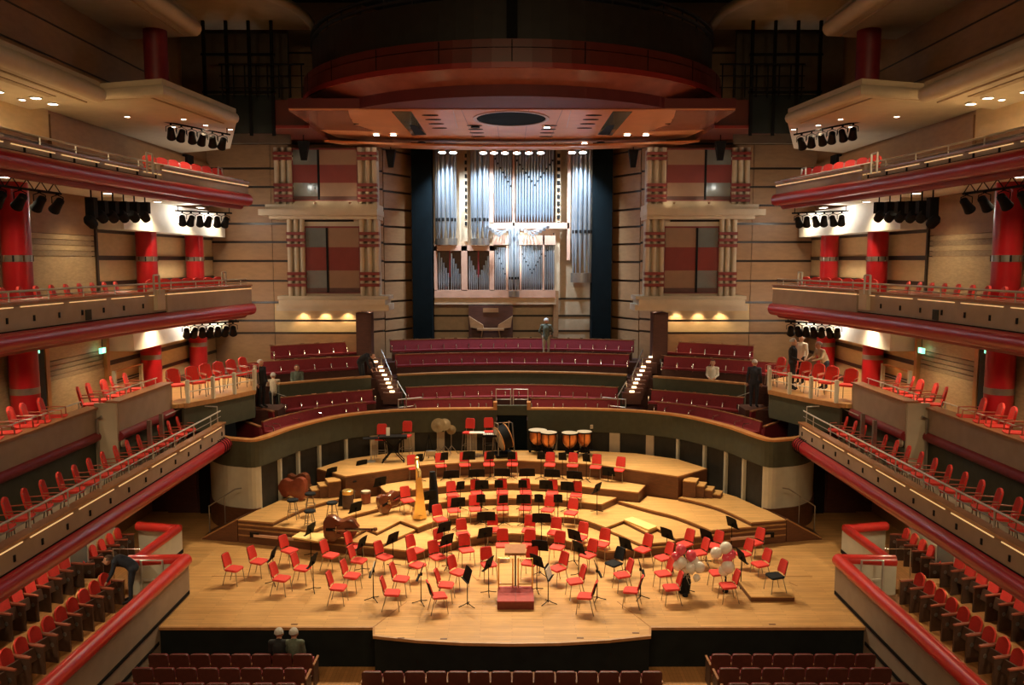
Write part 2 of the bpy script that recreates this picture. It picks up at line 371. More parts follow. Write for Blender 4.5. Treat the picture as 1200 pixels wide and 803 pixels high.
# ---- choir front wall: wave-shaped green band with timber cap, dark panels between pale pilasters below
half = cat_rom([(-10.4, 27.6), (-9.95, 26.6), (-9.35, 25.98), (-8.75, 25.74), (-8.2, 25.66), (-7.85, 26.4), (-7.38, 27.85), (-6.28, 29.71), (-4.85, 30.65), (-3.27, 31.05), (-1.6, 31.18), (-.6, 31.2)], 4)
full = half + [(-x, y) for x, y in half[::-1]]
wch = struct(MB().sweep(half, [(0, 2.1), (0, 2.95), (.16, 2.95), (.16, 2.1)], 1).build('wall_front', 'green_wall'))
MB().sweep([(-x, y) for x, y in half], [(0, 2.1), (0, 2.95), (.16, 2.95), (.16, 2.1)], -1).build('green_band', 'green_wall', wch)
MB().bx(-.6, .6, 31.3, 31.46, 2.72, 3.1).build('green_band', 'green_wall', wch)
MB().bx(-.58, .58, 31.36, 31.5, .5, 2.72).build('door_recess', 'teal_black', wch)
for s in (-1, 1):
    pth = mir(half, s)
    MB().sweep(pth, [(-.05, 2.95), (-.05, 3.02), (.22, 3.02), (.22, 2.95)], -s).build('timber_cap', 'rail_wood', wch)
    MB().bx(s * .58, s * .72, 31.15, 31.5, 2.95, 3.25).build('gate_post', 'rail_wood', wch)
    low = [p for p in half if p[0] > -8.15]
    MB().sweep(mir(low, s), [(.14, 0), (.14, 2.12), (.25, 2.12), (.25, 0)], -s).build('dark_panel', 'dark_panel', wch)
    MB().sweep(mir([p for p in half if p[0] <= -8.1], s), [(.02, .75), (.02, 2.12), (.2, 2.12), (.2, .75)], -s).build('cream_panel', 'cream', wch)
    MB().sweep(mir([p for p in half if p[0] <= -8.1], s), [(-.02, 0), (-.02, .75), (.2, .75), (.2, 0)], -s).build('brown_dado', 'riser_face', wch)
    # pilasters
    L = [Vector(p) for p in low]; acc = 0; nxt = .05; gaps = [1.15, 1.05, 1.1, 1.25, 1.1, 1.35, 1.2, 1.2, 1.2]; gi = 0
    for i in range(len(L) - 1):
        seg = (L[i + 1] - L[i]).length
        while nxt <= acc + seg and gi < len(gaps):
            q = L[i] + (L[i + 1] - L[i]) * ((nxt - acc) / seg); t = (L[i + 1] - L[i]).normalized(); wid = .10 if gi < 5 else (.40 if gi in (6, 8) else .3)
            a = math.atan2(t.y, t.x); q = q + Vector((-t.y, t.x)) * .10
            MB().box((q.x if s < 0 else -q.x, q.y, 1.06), (wid, .14, 2.1), a if s < 0 else -a).build('pilaster', 'cream' if wid < .2 else 'stone_beige', wch)
            nxt += gaps[gi]; gi += 1
        acc += seg

# ================================================================ STAGE RISERS
def halfpoly(pts): return pts + [(-x, y) for x, y in pts[::-1] if abs(x) > 1e-6]
def riser(name, polys, z0, z1, label, group='wooden stage risers'):
    t = None
    for p in polys:
        cx = sum(q[0] for q in p) / len(p); cy = sum(q[1] for q in p) / len(p)
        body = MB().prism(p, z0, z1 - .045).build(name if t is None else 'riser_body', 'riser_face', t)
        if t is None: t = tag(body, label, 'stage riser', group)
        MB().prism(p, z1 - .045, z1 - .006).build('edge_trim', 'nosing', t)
        MB().prism([(cx + (q[0] - cx) * .997, cy + (q[1] - cy) * .997) for q in p], z1 - .006, z1).build('deck', 'riser_top', t)
    return t
Z1, Z2, Z3, Z4, CC3, CC4, L5 = .27, .47, .60, .72, .70, .95, 1.42
def arcpts(pts, n=4): return cat_rom(pts, n)
backR = [(8.47, 24.62), (8.2, 25.55), (8.02, 25.95), (7.6, 27.1), (6.95, 28.35), (6.1, 29.6), (4.7, 30.5), (3.2, 30.85), (0, 31.0)]
r1 = [(0, 24.70)] + arcpts([(.8, 24.55), (1.5, 24.15), (2.35, 23.45), (2.75, 23.10)]) + [(3.85, 23.38), (4.9, 23.62)] + backR
riser('stage_riser', [halfpoly(r1)[:-1] if False else halfpoly(r1)], 0, Z1, 'lowest wide curved oak riser carrying the front wind chairs')
sb = [(3.0, 24.72), (3.4, 24.1), (3.80, 23.44), (4.88, 23.66), (4.48, 24.55), (4.1, 24.17), (3.55, 25.28)]
for s in (-1, 1): riser('stage_riser', [[(x * s, y) for x, y in sb]], Z1, Z1 + .10, 'small angled oak step at the wing end of the risers, %s' % SIDE[s])
r2 = [(0, 25.78)] + arcpts([(1.2, 25.72), (2.14, 25.55), (2.91, 24.67)]) + [(3.55, 25.32), (4.1, 24.19), (4.48, 24.59), (4.88, 23.62)] + backR
riser('stage_riser', [halfpoly(r2)], Z1, Z2, 'second curved oak riser behind the lowest one, notched at both ends')
c3 = [(0, 27.0)] + arcpts([(1.6, 26.85), (2.95, 26.32)]) + [(3.55, 27.10), (2.2, 27.62), (0, 27.98)]
riser('stage_riser', [halfpoly(c3)], Z2, CC3, 'third curved oak riser holding the wide black desks')
c4 = [(0, 28.0)] + arcpts([(2.2, 27.65), (4.24, 26.85)]) + [(4.62, 27.72), (3.05, 28.72), (0, 29.40)]
riser('stage_riser', [halfpoly(c4)], Z2, CC4, 'fourth curved oak riser with the row of brass chairs')
l5 = [(0, 29.42)] + arcpts([(3.05, 28.75), (5.63, 27.14)]) + [(6.86, 28.2), (6.1, 29.55), (4.7, 30.45), (3.2, 30.8), (0, 30.95)]
riser('stage_riser', [halfpoly(l5)], Z2, L5, 'highest oak riser along the back wall carrying the timpani')
t3 = arcpts([(3.60, 27.02), (4.46, 26.09), (5.27, 25.28), (6.0, 24.0)]) + [(8.47, 24.62), (8.2, 25.55), (8.02, 25.95), (7.6, 27.1), (6.95, 28.1), (5.66, 27.10), (4.66, 27.58), (4.28, 26.80)]
t4 = arcpts([(5.62, 27.02), (6.2, 26.5), (6.78, 25.7), (7.31, 24.36)]) + [(8.47, 24.64), (8.2, 25.55), (8.02, 25.95), (7.6, 27.1), (6.95, 28.05)]
for s in (-1, 1):
    riser('stage_riser', [[(x * s, y) for x, y in t3]], Z2, Z3, 'curved oak wing riser with a broad open deck, %s of the stage' % SIDE[s])
    tw = riser('stage_riser', [[(x * s, y) for x, y in t4]], Z3, Z4, 'outermost oak wing riser against the choir wall, %s of the stage' % SIDE[s])
    sl = P(285 if s < 0 else 915, 622, Y=24.3)
    MB().slab([(s * 6.6, 24.02, .28), (s * 7.9, 24.34, .28), (s * 7.9, 24.34, .36), (s * 6.6, 24.02, .36)], (0, -.03, 0)).build('shelf_board', 'organ_wood', tw)
    MB().slab([(s * 7.72, 24.30, .26), (s * 8.02, 24.37, .26), (s * 8.02, 24.37, .42), (s * 7.72, 24.30, .42)], (0, -.032, 0)).build('slot', 'gap', tw)
    # ramp beside the wing riser
    a = [(8.5, 24.64), (9.7, 24.9), (9.75, 25.72), (8.3, 25.55)]
    b = MB(); q = [(x * s, y) for x, y in a]
    vs = [(q[0][0], q[0][1], 0), (q[1][0], q[1][1], 0), (q[2][0], q[2][1], 0), (q[3][0], q[3][1], 0), (q[0][0], q[0][1], Z4), (q[1][0], q[1][1], .03), (q[2][0], q[2][1], .03), (q[3][0], q[3][1], Z4)]
    b.add(vs, [(3, 2, 1, 0), (4, 5, 6, 7), (0, 1, 5, 4), (1, 2, 6, 5), (2, 3, 7, 6), (3, 0, 4, 7)])
    rp = tag(b.build('access_ramp', 'riser_face'), 'brown wooden ramp sloping down from the wing riser, %s' % SIDE[s], 'ramp', 'stage access ramps')
    MB().tube([(s * 8.49, 24.64, Z4 + .01), (s * 9.7, 24.9, .04)], .025, 6).build('edge_strip', 'nosing', rp)
    hr = tag(MB().tube([(s * 9.6, 25.3, .02), (s * 9.6, 25.3, .95), (s * 8.75, 25.3, 1.5), (s * 8.55, 25.3, 1.53)], .022, 8).build('handrail', 'grey_steel', None, True),
             'slim steel handrail climbing beside the pale panel, %s' % SIDE[s], 'handrail', 'ramp handrails')
    MB().tube([(s * 9.1, 25.3, .3), (s * 9.1, 25.3, 1.26)], .016, 6).build('post', 'grey_steel', hr)
    # steps from top riser to wing riser
    st = thing('step_flight', 'short flight of four pale-edged steps down from the highest riser, %s' % SIDE[s], 'steps', (0, 0, 0), 0, 'riser steps')
    for k in range(4):
        z = L5 - (k + 1) * (L5 - Z4) / 5; x0 = 5.78 + k * .27; y0 = 27.0 - k * .02
        pl = [(x0, y0 + .1), (x0 + .40, y0 - .08), (x0 + .62, y0 + .42), (x0 + .2, y0 + .62)]
        MB().prism([(x * s, y) for x, y in pl], z - .035, z).build('tread', 'riser_top', st)
        MB().prism([(x * s, y) for x, y in pl], Z4, z - .036).build('riser_board', 'riser_face', st)
# loose pale boards and the low solo platform
sp = P(858, 672, Z=.12)
plat = [P(858, 672, Z=.12), P(880, 700, Z=.12), P(931, 700, Z=.12), P(922, 676, Z=.12), P(868, 670, Z=.12)]
t = tag(MB().prism([(q.x, q.y) for q in plat], 0, .105).build('low_platform', 'riser_face'), 'low angular oak platform under the black-seated chair', 'platform')
MB().prism([(q.x, q.y) for q in plat], .105, .13).build('deck', 'riser_top', t)
bd = [P(731, 609, Z=.52), P(760, 621, Z=.52), P(770, 617, Z=.52), P(741, 606, Z=.52)]
tag(MB().prism([(q.x, q.y) for q in bd], .475, .53).build('loose_board', 'pale_board'), 'pale loose board lying on the second riser notch', 'board')
bd = [P(342, 630, Z=.5), P(378, 636, Z=.5), P(396, 627, Z=.5), P(352, 624, Z=.5)]
tag(MB().prism([(q.x, q.y) for q in bd], .475, .52).build('loose_board', 'pale_board'), 'pale loose board under the large lying double bass', 'board')

# ================================================================ CHOIR SEATING
rows = {1: (31.95, .058, 2.50, 3.24), 2: (33.05, .044, 2.80, 3.62), 3: (34.6, .034, 3.95, 4.77), 4: (35.8, .036, 4.45, 5.27)}
def rowpath(k, xa, xb, n=14, dy=0):
    yc, q, _, _ = rows[k]; return [(xa + (xb - xa) * i / n, yc + dy - q * (xa + (xb - xa) * i / n) ** 2) for i in range(n + 1)]
xo = {1: 10.2, 2: 8.6, 3: 12.3, 4: 12.3}
def behind(pts, d):
    out = []
    for i, p in enumerate(pts):
        a = Vector(pts[max(i - 1, 0)]); b = Vector(pts[min(i + 1, len(pts) - 1)]); t = (b - a).normalized(); out.append((p[0] - t.y * d, p[1] + t.x * d))
    return out
struct(MB().sweep(full, [(.17, 2.1), (.17, 2.5), (1.05, 2.5), (1.05, 2.1)], 1).build('floor', 'dark_door'))
for k in (2, 3, 4):
    fz = rows[k][2]; front = rowpath(k, -xo[k], xo[k], 30, -.95 if k > 1 else -.6); top = rowpath(min(k + 1, 4), -xo[k], xo[k], 30, -.9 if k < 4 else .7)
    struct(MB().prism(front + top[::-1], {2: 2.3, 3: 2.8, 4: 3.95}[k], fz).build('floor', 'dark_door'))
struct(MB().prism([(-5.6, 36.2), (5.6, 36.2), (4.6, 37.4), (-4.6, 37.4)], 4.0, 4.45).build('floor', 'dark_door'))
BN = {1: 'front choir row', 2: 'second choir row', 3: 'third choir row', 4: 'top choir row'}
def bench(k, xa, xb, where, pth=None):
    yc, q, fz, tz = rows[k]; given = pth is not None; pth = pth or rowpath(k, xa, xb)
    t = tag(MB().sweep(pth, [(.0, fz + .38), (.07, tz), (.13, tz), (.10, fz + .30)], 1).build('choir_bench', 'maroon_fabric'),
            'long maroon upholstered bench of the %s, %s' % (BN[k], where), 'bench', 'choir benches')
    MB().sweep([(x, y) for x, y in pth], [(-.42, fz + .36), (-.42, fz + .44), (.02, fz + .42), (.02, fz + .33)], 1).build('seat', 'maroon_fabric', t)
    MB().sweep(pth, [(-.36, fz), (-.36, fz + .34), (-.30, fz + .34), (-.30, fz)], 1).build('kick_board', 'dark_door', t)
    MB().sweep(pth, [(.06, tz), (.06, tz + .03), (.14, tz + .03), (.14, tz)], 1).build('top_rail', 'cap_wood', t)
    n = max(2, round((xb - xa) / .55))
    me = arm_mesh
    for i in range(n + 1):
        x = xa + (xb - xa) * i / n; o = obj('armrest', me, t); o.location = (x, yc - q * x * x, fz); o.rotation_euler = (0, 0, math.atan(-2 * q * x))
        c = obj('top_glint', glint_mesh, t); c.location = (x, yc - q * x * x + .04, tz + .03); c.rotation_euler = o.rotation_euler; c.scale = (rng.uniform(.4, 1.3), 1, 1)
        if given:
            j = min(len(pth) - 2, int(i / n * (len(pth) - 1))); a = Vector(pth[j]); b = Vector(pth[j + 1]); o.location = (a.x, a.y, fz); o.rotation_euler = (0, 0, math.atan2(b.y - a.y, b.x - a.x)); c.location = (a.x, a.y + .04, tz + .03); c.rotation_euler = o.rotation_euler
    return t
glint_mesh = MB().bx(-.09, .09, .03, .10, 0, .03).mesh('top_glint', 'chrome')  # chrome bars added to stand in for glints along the bench tops
ab = MB(); ab.tube([(0, .02, .62), (0, -.30, .62), (0, -.34, .55), (0, -.34, .30)], .022, 6); arm_mesh = ab.mesh('armrest', 'chrome', True)
for (k, xa) in ((4, 5.2), (3, 4.85), (2, 4.2)): bench(k, -xa, xa, 'in front of the organ')
for s in (-1, 1):
    for k, xa, xb in ((4, 6.45, 9.6), (3, 6.2, 10.3), (2, 5.45, 8.5)): bench(k, min(s * xa, s * xb), max(s * xa, s * xb), 'beyond the lit stairs, %s' % SIDE[s])
    hq_ = behind([p for p in half if -4.3 < p[0] < -.7], .72); hq_ = hq_ if s < 0 else [(-x, y) for x, y in hq_[::-1]]
    bench(1, hq_[0][0], hq_[-1][0], 'between gate and stairs, %s' % SIDE[s], hq_)
    hp_ = behind([p for p in half if -7.75 < p[0] < -4.95], .72); hp_ = hp_ if s < 0 else [(-x, y) for x, y in hp_[::-1]]
    bench(1, hp_[0][0], hp_[-1][0], 'past the lit stairs, %s' % SIDE[s], hp_)
    # short benches tucked under the terrace
    for j, (p, q, z) in enumerate((((-8.3, 26.9), (-9.6, 28.4), 2.85), ((-8.35, 28.6), (-9.9, 30.0), 3.05))):
        pth = mir([p, q], s)
        t = tag(MB().sweep(pth, [(.0, z - .3), (.07, z + .32), (.14, z + .32), (.10, z - .4)], -s).build('choir_bench', 'maroon_fabric'),
                '%s short maroon bench beneath the chair terrace, %s' % (('lower', 'upper')[j], SIDE[s]), 'bench', 'choir benches')
        MB().sweep(pth, [(-.5, z - .1), (-.5, z - .02), (.02, z - .04), (.02, z - .12)], -s).build('seat', 'maroon_fabric', t)
        MB().sweep(pth, [(.05, z + .32), (.05, z + .36), (.17, z + .36), (.17, z + .32)], -s).build('top_rail', 'cap_wood', t)
    # green parapet with timber top across the middle of the choir
def parapet(xa, xb, label):
    pth = [(xa + (xb - xa) * i / 14, 33.62 - .044 * (xa + (xb - xa) * i / 14) ** 2) for i in range(15)]
    t = tag(MB().sweep(pth, [(0, 2.8), (0, 4.06), (.12, 4.06), (.12, 2.8)], 1).build('parapet', 'green_wall'), label, 'parapet', 'choir parapets')
    MB().sweep(pth, [(-.05, 4.06), (-.05, 4.12), (.22, 4.12), (.22, 4.06)], 1).build('timber_top', 'nosing', t)
parapet(-4.6, 4.6, 'long green parapet with timber top before the organ benches')
for s in (-1, 1): parapet(min(s * 5.6, s * 8.7), max(s * 5.6, s * 8.7), 'green parapet with timber top beyond the lit stairs, %s' % SIDE[s])
# lit stairs between the choir blocks, their handrails
for s in (-1, 1):
    st = thing('lit_stair', 'choir stair with glowing step lights and handrails, %s' % SIDE[s], 'stairs', (0, 0, 0), 0, 'lit choir stairs')
    pts = [((437, 418.5), 33.6), ((440, 424), 33.3), ((446, 430), 33.0), ((447.5, 434.5), 32.75), ((450.5, 439.5), 32.5), ((453, 444.5), 32.25), ((455, 449), 32.0), ((457, 454), 31.75), ((459.5, 459), 31.5)]
    for (px, py), y in pts:
        q = P(px, py, Y=y); x = q.x if s < 0 else -q.x
        MB().bx(x - .36, x + .36, y, y + .25, q.z - .5, q.z - .05).build('step', 'dark_door', st)
        MB().bx(x - .09, x + .09, y - .02, y + .03, q.z - .03, q.z + .03).build('step_light', 'step_glow', st)
        light('POINT', (x, y - .08, q.z + .04), 1.2, WARM2, None, .05)
    for (pa, ya), (pb, yb) in ((((447, 410), 33.3), ((459, 440), 32.2)), (((466, 447), 31.9), ((476, 464), 31.2))):
        a = P(*pa, Y=ya); b = P(*pb, Y=yb); ax, bx_ = (a.x, b.x) if s < 0 else (-a.x, -b.x)
        MB().tube([(ax, a.y, a.z - .75), (ax, a.y, a.z), (bx_, b.y, b.z), (bx_, b.y, b.z - .75)], .022, 6).build('handrail', 'grey_steel', st, True)
    # bent guard rails
def guard(pts, label, group='choir guard rails', mid=True, m='rail_grey', r=.025):
    a, b = Vector(pts[0]), Vector(pts[1]); h = pts[2]
    t = tag(MB().tube([a, a + Vector((0, 0, h)), b + Vector((0, 0, h)), b], r, 8).build('guard_rail', m, None, True), label, 'guard rail', group)
    if mid: MB().tube([a + Vector((0, 0, h * .5)), b + Vector((0, 0, h * .5))], r * .7, 6).build('mid_rail', m, t, True)
    return t
for s in (-1, 1):
    def G(pa, pb, za, zb, h, label):
        a = P(*pa, Z=za); b = P(*pb, Z=zb)
        if s > 0: a.x, b.x = -a.x, -b.x
        guard((a, b, h), label)
    G((320, 489), (345, 497), 2.9, 2.55, .95, 'tall sloping guard rail beside the terrace stair, %s' % SIDE[s])
    G((351, 499), (375, 492), 2.6, 2.6, .55, 'low square guard rail near the cap corner, %s' % SIDE[s])
    G((467, 487), (494, 484), 2.7, 2.7, .62, 'low square guard rail at the foot of lit stairs, %s' % SIDE[s])
    guard(((s * .05, 31.55, 2.9), (s * .62, 31.55, 2.9), .80), 'chrome guard rail half on the gate above the back door, %s' % SIDE[s])

# ================================================================ BALCONIES
def sec_box(o0, o1, z0, z1): return [(o0, z0), (o0, z1), (o1, z1), (o1, z0)]
def along(path, step, start=0, end=None):
    out = []; acc = 0; nxt = start
    for i in range(len(path) - 1):
        a = Vector(path[i][:2]); b = Vector(path[i + 1][:2]); seg = (b - a).length
        while nxt <= acc + seg and (end is None or nxt <= end):
            q = a + (b - a) * ((nxt - acc) / seg); t = (b - a).normalized(); out.append((q, t)); nxt += step
        acc += seg
    return out
def plen(path): return sum((Vector(path[i + 1][:2]) - Vector(path[i][:2])).length for i in range(len(path) - 1))
def down_light(x, y, z, r, label, group, power=0, col=WARM, ang=120, tgt=None, glow='lamp_glow'):
    t = tag(MB().lathe([(r * 1.35, 0), (r * 1.35, .03), (r, .03), (r, 0)], (0, 0, 0), 14, None, True).build('ceiling_downlight', 'white_plaster'), label, 'downlight', group)
    t.location = (x, y, z - .03)
    MB().lathe([(r * .98, .004), (r * .98, .02)], (0, 0, 0), 14).build('lamp_disc', glow, t)
    if power: light('SPOT', (x, y, z - .05), power, col, tgt or (x, y, z - 2), .08, ang, .7)
TIER = {}
p1 = [(-9.1, 8), (-9.1, 14), (-9.1, 20), (-9.1, 24.6), (-9.12, 25.6)]
p2 = cat_rom([(-10.1, 8), (-10.1, 14), (-10.05, 17.5), (-9.85, 21), (-9.4, 24.6), (-8.85, 27.7)], 4)
def tier(name, p, s, zb, zt, zf, depth, label, led, rail):
    pth = mir(p, s)
    t = tag(MB().sweep(pth, sec_box(-.07, 0, zb + .2, zt), s).build(name, 'taupe'), label, 'balcony', 'side balconies')
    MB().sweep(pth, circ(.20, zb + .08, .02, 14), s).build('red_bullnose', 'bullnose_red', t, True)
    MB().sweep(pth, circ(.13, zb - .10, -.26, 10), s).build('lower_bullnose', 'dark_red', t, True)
    MB().sweep(pth, sec_box(-depth, -.18, zb - .04, zf), s).build('floor_slab', 'soffit', t)
    MB().sweep(pth, sec_box(-.05, .012, zb + .19, zb + .30), s).build('shadow_gap', 'gap', t)  # black strip; the shade of the recess is put into its colour
    MB().sweep(pth, sec_box(-.20, .05, zt, zt + .05), s).build('parapet_cap', 'cap_wood', t)
    for a0 in range(0, 14):
        pp = [q for q, _ in along(pth, .25, a0 * 1.75, a0 * 1.75 + 1.5)]
        if len(pp) > 1 and a0 > 2: MB().sweep([(q.x, q.y) for q in pp], sec_box(.012, .03, zt - .060, zt - .042), s).build('light_strip', 'strip_glow', t)
    MB().sweep(pth, [(-.12 + .025 * math.cos(a), zt + rail + .025 * math.sin(a)) for a in (0, 1.57, 3.14, 4.71)], s).build('handrail', 'rail_grey', t, True)
    MB().sweep(pth, [(-.12 + .014 * math.cos(a), zt + rail * .55 + .014 * math.sin(a)) for a in (0, 1.57, 3.14, 4.71)], s).build('mid_rail', 'grey_steel', t, True)
    for q, tt in along(pth, 1.35, .5):
        n = Vector((-tt.y, tt.x)) * s * -.12
        MB().tube([(q.x + n.x, q.y + n.y, zt), (q.x + n.x, q.y + n.y, zt + rail)], .016, 5).build('rail_post', 'rail_grey', t)
    for q, tt in along(pth, .9, 5.6):
        n = Vector((-tt.y, tt.x)) * s * .01
        MB().box((q.x + n.x, q.y + n.y, (zb + zt) / 2 + .1), (.025, .05, .12), math.atan2(tt.y, tt.x) - PI/2).build('fascia_bracket', 'black_metal', t)
    return t
for s in (-1, 1):
    t1 = tier('lower_balcony', p1, s, 2.80, 3.55, 3.05, 3.3, 'lower side balcony with red bullnose front and chrome rail, %s' % SIDE[s], True, .40)
    TIER[(1, s)] = t1
    t2 = tier('middle_balcony', p2, s, 6.98, 7.80, 7.10, 3.6, 'middle side balcony with red bullnose front below red pillars, %s' % SIDE[s], True, .26)
    t3 = tier('upper_balcony', p2, s, 10.62, 11.08, 10.75, 3.6, 'upper side balcony with glowing strip under dark handrail, %s' % SIDE[s], True, .26)
    for tt, zb, zt in ((t2, 6.98, 7.8), (t3, 10.62, 11.08)):
        # white soffit lining
        MB().sweep(mir(p2, s), sec_box(-3.2, -.4, zb - .06, zb - .045), s).build('soffit_lining', 'white_plaster', tt)
        # raised end section
        e = [q for q in p2 if q[1] > 22.2]
        MB().sweep(mir(e, s), sec_box(-.06, .05, zb + .25, zt + (.16 if zb > 9 else .02)), s).build('end_panel', 'taupe', tt)
        MB().sweep(mir(e, s), sec_box(-.22, .1, zt + (.16 if zb > 9 else .03), zt + (.22 if zb > 9 else .08)), s).build('end_cap', 'cap_wood', tt)
        MB().sweep(mir(e, s), sec_box(.05, .065, zt + (.07 if zb > 9 else -.06), zt + (.095 if zb > 9 else -.035)), s).build('light_strip', 'strip_glow', tt)
    q = P(183, 344, X=-9.75); MB().box((s * -q.x * 1, q.y, 7.62), (.28, .5, .55)).build('junction_box', 'stone_beige', t2)
    q = P(183, 205, X=-9.75); MB().box((s * -q.x * 1, q.y, 11.05), (.22, .4, .5)).build('junction_box', 'stone_beige', t3)
    q = P(103, 369, X=-9.98); MB().box((s * -q.x, q.y, q.z), (.06, .24, .24)).build('vent_cover', 'dark_panel', t2)
    # mid-height return rails on the balconies
    for (zz, yy) in ((7.88, 27.2), (7.88, 22.0), (11.3, 27.2), (11.1, 21.9)):
        for dy in (0, .35): MB().tube([(s * 9.6, yy + dy, zz - .1), (s * 9.6, yy + dy, zz + .42)], .03, 6).build('rail_post', 'rail_grey', t2 if zz < 9 else t3)
        MB().tube([(s * 9.6, yy, zz + .42), (s * 9.6, yy + .35, zz + .42)], .02, 6).build('return_rail', 'rail_grey', t2 if zz < 9 else t3)
    # ---- behind the lower balcony: dark wall, two boxes with taupe fronts, chair terrace
    up = struct(MB().bx(s * 11.02, s * 11.3, 8, 29, 3.05, 4.1).build('wall_left' if s < 0 else 'wall_right', 'green_wall'))
    MB().bx(s * 10.5, s * 11.02, 21.5, 24.8, 3.05, 4.08).build('wall_return', 'green_wall', up)
    struct(MB().bx(s * 11.0, s * 12.5, 8, 25, 4.1, 4.35).build('floor', 'stage_wood'))
    def boxfront(x, ya, yb, zt, label):
        t = tag(MB().bx(s * x, s * (x + .08), ya, yb, 4.12, zt).build('box_parapet', 'taupe'), label, 'box front', 'terrace box fronts')
        MB().bx(s * (x - .06), s * (x + .32), ya - .02, yb + .02, zt, zt + .05).build('timber_cap', 'cap_wood', t)
        MB().tube([(s * (x + .02), ya, 4.06), (s * (x + .02), yb, 4.06)], .13, 12).build('red_bullnose', 'dark_red', t, True)
        MB().tube([(s * (x + .3), ya, zt + .22), (s * (x + .3), yb - .3, zt + .22)], .018, 6).build('handrail', 'rail_grey', t)
        for k in range(4):
            y = ya + .2 + (yb - ya - .6) * k / 3; MB().tube([(s * (x + .3), y, zt), (s * (x + .3), y, zt + .22)], .014, 5).build('rail_post', 'rail_grey', t)
        return t
    ba = boxfront(10.95, 8, 21.4, 4.80, 'long taupe box front with timber cap over the balcony seats, %s' % SIDE[s])
    bb = boxfront(10.40, 21.35, 24.75, 4.95, 'short taupe box front beside the chair terrace, %s' % SIDE[s])
    MB().bx(s * 10.42, s * 11.0, 21.28, 21.36, 3.05, 4.95).build('end_panel', 'stone_beige', bb)
    MB().tube([(s * 10.9, 21.2, 3.1), (s * 10.9, 21.2, 4.55), (s * 10.75, 21.15, 4.62)], .035, 8).build('down_pipe', 'grey_steel', bb, True)
    MB().lathe([(.12, -.02), (.12, .02)], (s * 10.38, 21.5, 3.85), 14, Matrix.Rotation(PI/2, 3, 'Y')).build('wall_lamp', 'stone_beige', bb)
    # chair terrace
    tp = [(-10.3, 24.78), (-10.1, 24.9), (-9.5, 25.9), (-8.76, 27.6), (-9.05, 28.6), (-9.5, 30.0), (-10.4, 30.8), (-12.4, 31.2), (-12.4, 24.78)]
    te = struct(MB().prism(mir(tp, s), 4.18, 4.30).build('floor', 'stage_wood'))
    fr = mir(tp[1:6], s)
    MB().sweep(fr, [(-.02, 3.35), (-.02, 4.18), (-.12, 4.18), (-.12, 3.35)], s).build('green_face', 'green_wall', te)
    MB().sweep(fr, [(.03, 4.16), (.03, 4.31), (-.1, 4.31), (-.1, 4.16)], s).build('timber_edge', 'nosing', te)
    struct(MB().bx(s * 8.3, s * 9.25, 28.7, 29.9, 2.85, 3.4).build('floor', 'dark_door'))
    rl = thing('terrace_railing', 'pale post-and-rail barrier along the chair terrace edge, %s' % SIDE[s], 'railing', (s * 9.6, 26, 4.3), 0, 'terrace railings')
    pq = [(q.x - s * 9.6, q.y - 26) for q, _ in along(fr, .95, .15, 4.2)]
    for x, y in pq: MB().bx(x - .05, x + .05, y - .05, y + .05, 0, .72).build('post', 'cream', rl)
    for z in (.35, .66): MB().tube([(x, y, z) for x, y in pq], .018, 6).build('rail', 'rail_grey', rl, True)
    # free-standing portal rail above the box
    pr = thing('portal_rail', 'square timber-topped portal rail standing above the boxes, %s' % SIDE[s], 'railing', (s * 12.1, 25.6, 4.35), 0, 'portal rails')
    for y in (-.9, .9): MB().bx(-.05, .05, y - .05, y + .05, 0, 1.0).build('post', 'cream', pr)
    MB().bx(-.03, .03, -.9, .9, .95, 1.0).build('top_rail', 'rail_wood', pr)
    for z in (.35, .65): MB().tube([(0, -.9, z), (0, .9, z)], .012, 5).build('rail', 'rail_grey', pr)
    # lower balcony: glossy posts near its tip
    for (px, py) in ((176, 522), (190, 513)):
        q = P(px, py, Z=3.6); MB().bx(s * -q.x - .05, s * -q.x + .05, q.y - .05, q.y + .05, 3.05, 4.3).build('tip_post', 'grey_steel', t1)
    MB().tube([(s * 9.3, 25.5, 3.6), (s * 9.3, 25.5, 4.1), (s * 10.3, 25.7, 4.1), (s * 10.3, 24.0, 4.1)], .02, 6).build('tip_rail', 'rail_grey', t1, True)
    # cables looped round the bullnose tip
    for j in range(4):
        y = 24.9 + j * .17; MB().tube([(s * (9.1 - .24 * math.cos(a)), y + .03 * math.sin(2 * a), 2.88 + .26 * math.sin(a)) for a in [R(-110 + 220 * i / 10) for i in range(11)]], .012, 4).build('cable_loop', 'black_metal', t1)
    # ---- red pillars
    for yy, lab in ((31.2, 'beside the organ-end wall'), (27.1, 'between the lit beige panels'), (20.0, 'next to the oak slat doors')):
        t = tag(MB().lathe([(.33, 4.3 if yy > 24 else 4.35), (.33, 5.92 if yy > 24 else 6.92)], (0, 0, 0), 24).build('red_pillar', 'red_paint', None, True),
                'round glossy red pillar %s, %s' % (lab, SIDE[s]), 'pillar', 'red pillars'); t.location = (s * 12.02, yy, 0)
        MB().lathe([(.33, 7.1), (.33, 9.62 if yy > 24 else 10.57)], (0, 0, 0), 24).build('upper_shaft', 'red_paint', t, True)
        for z in (5.42, 8.66): MB().lathe([(.335, z), (.335, z + .16)], (0, 0, 0), 24).build('silver_band', 'grey_steel', t, True)
        for k in range(10):
            a = 2 * PI * k / 10
            MB().box((.338 * math.cos(a), .338 * math.sin(a), 8.74), (.03, .04, .15), a).build('band_stud', 'chrome', t)
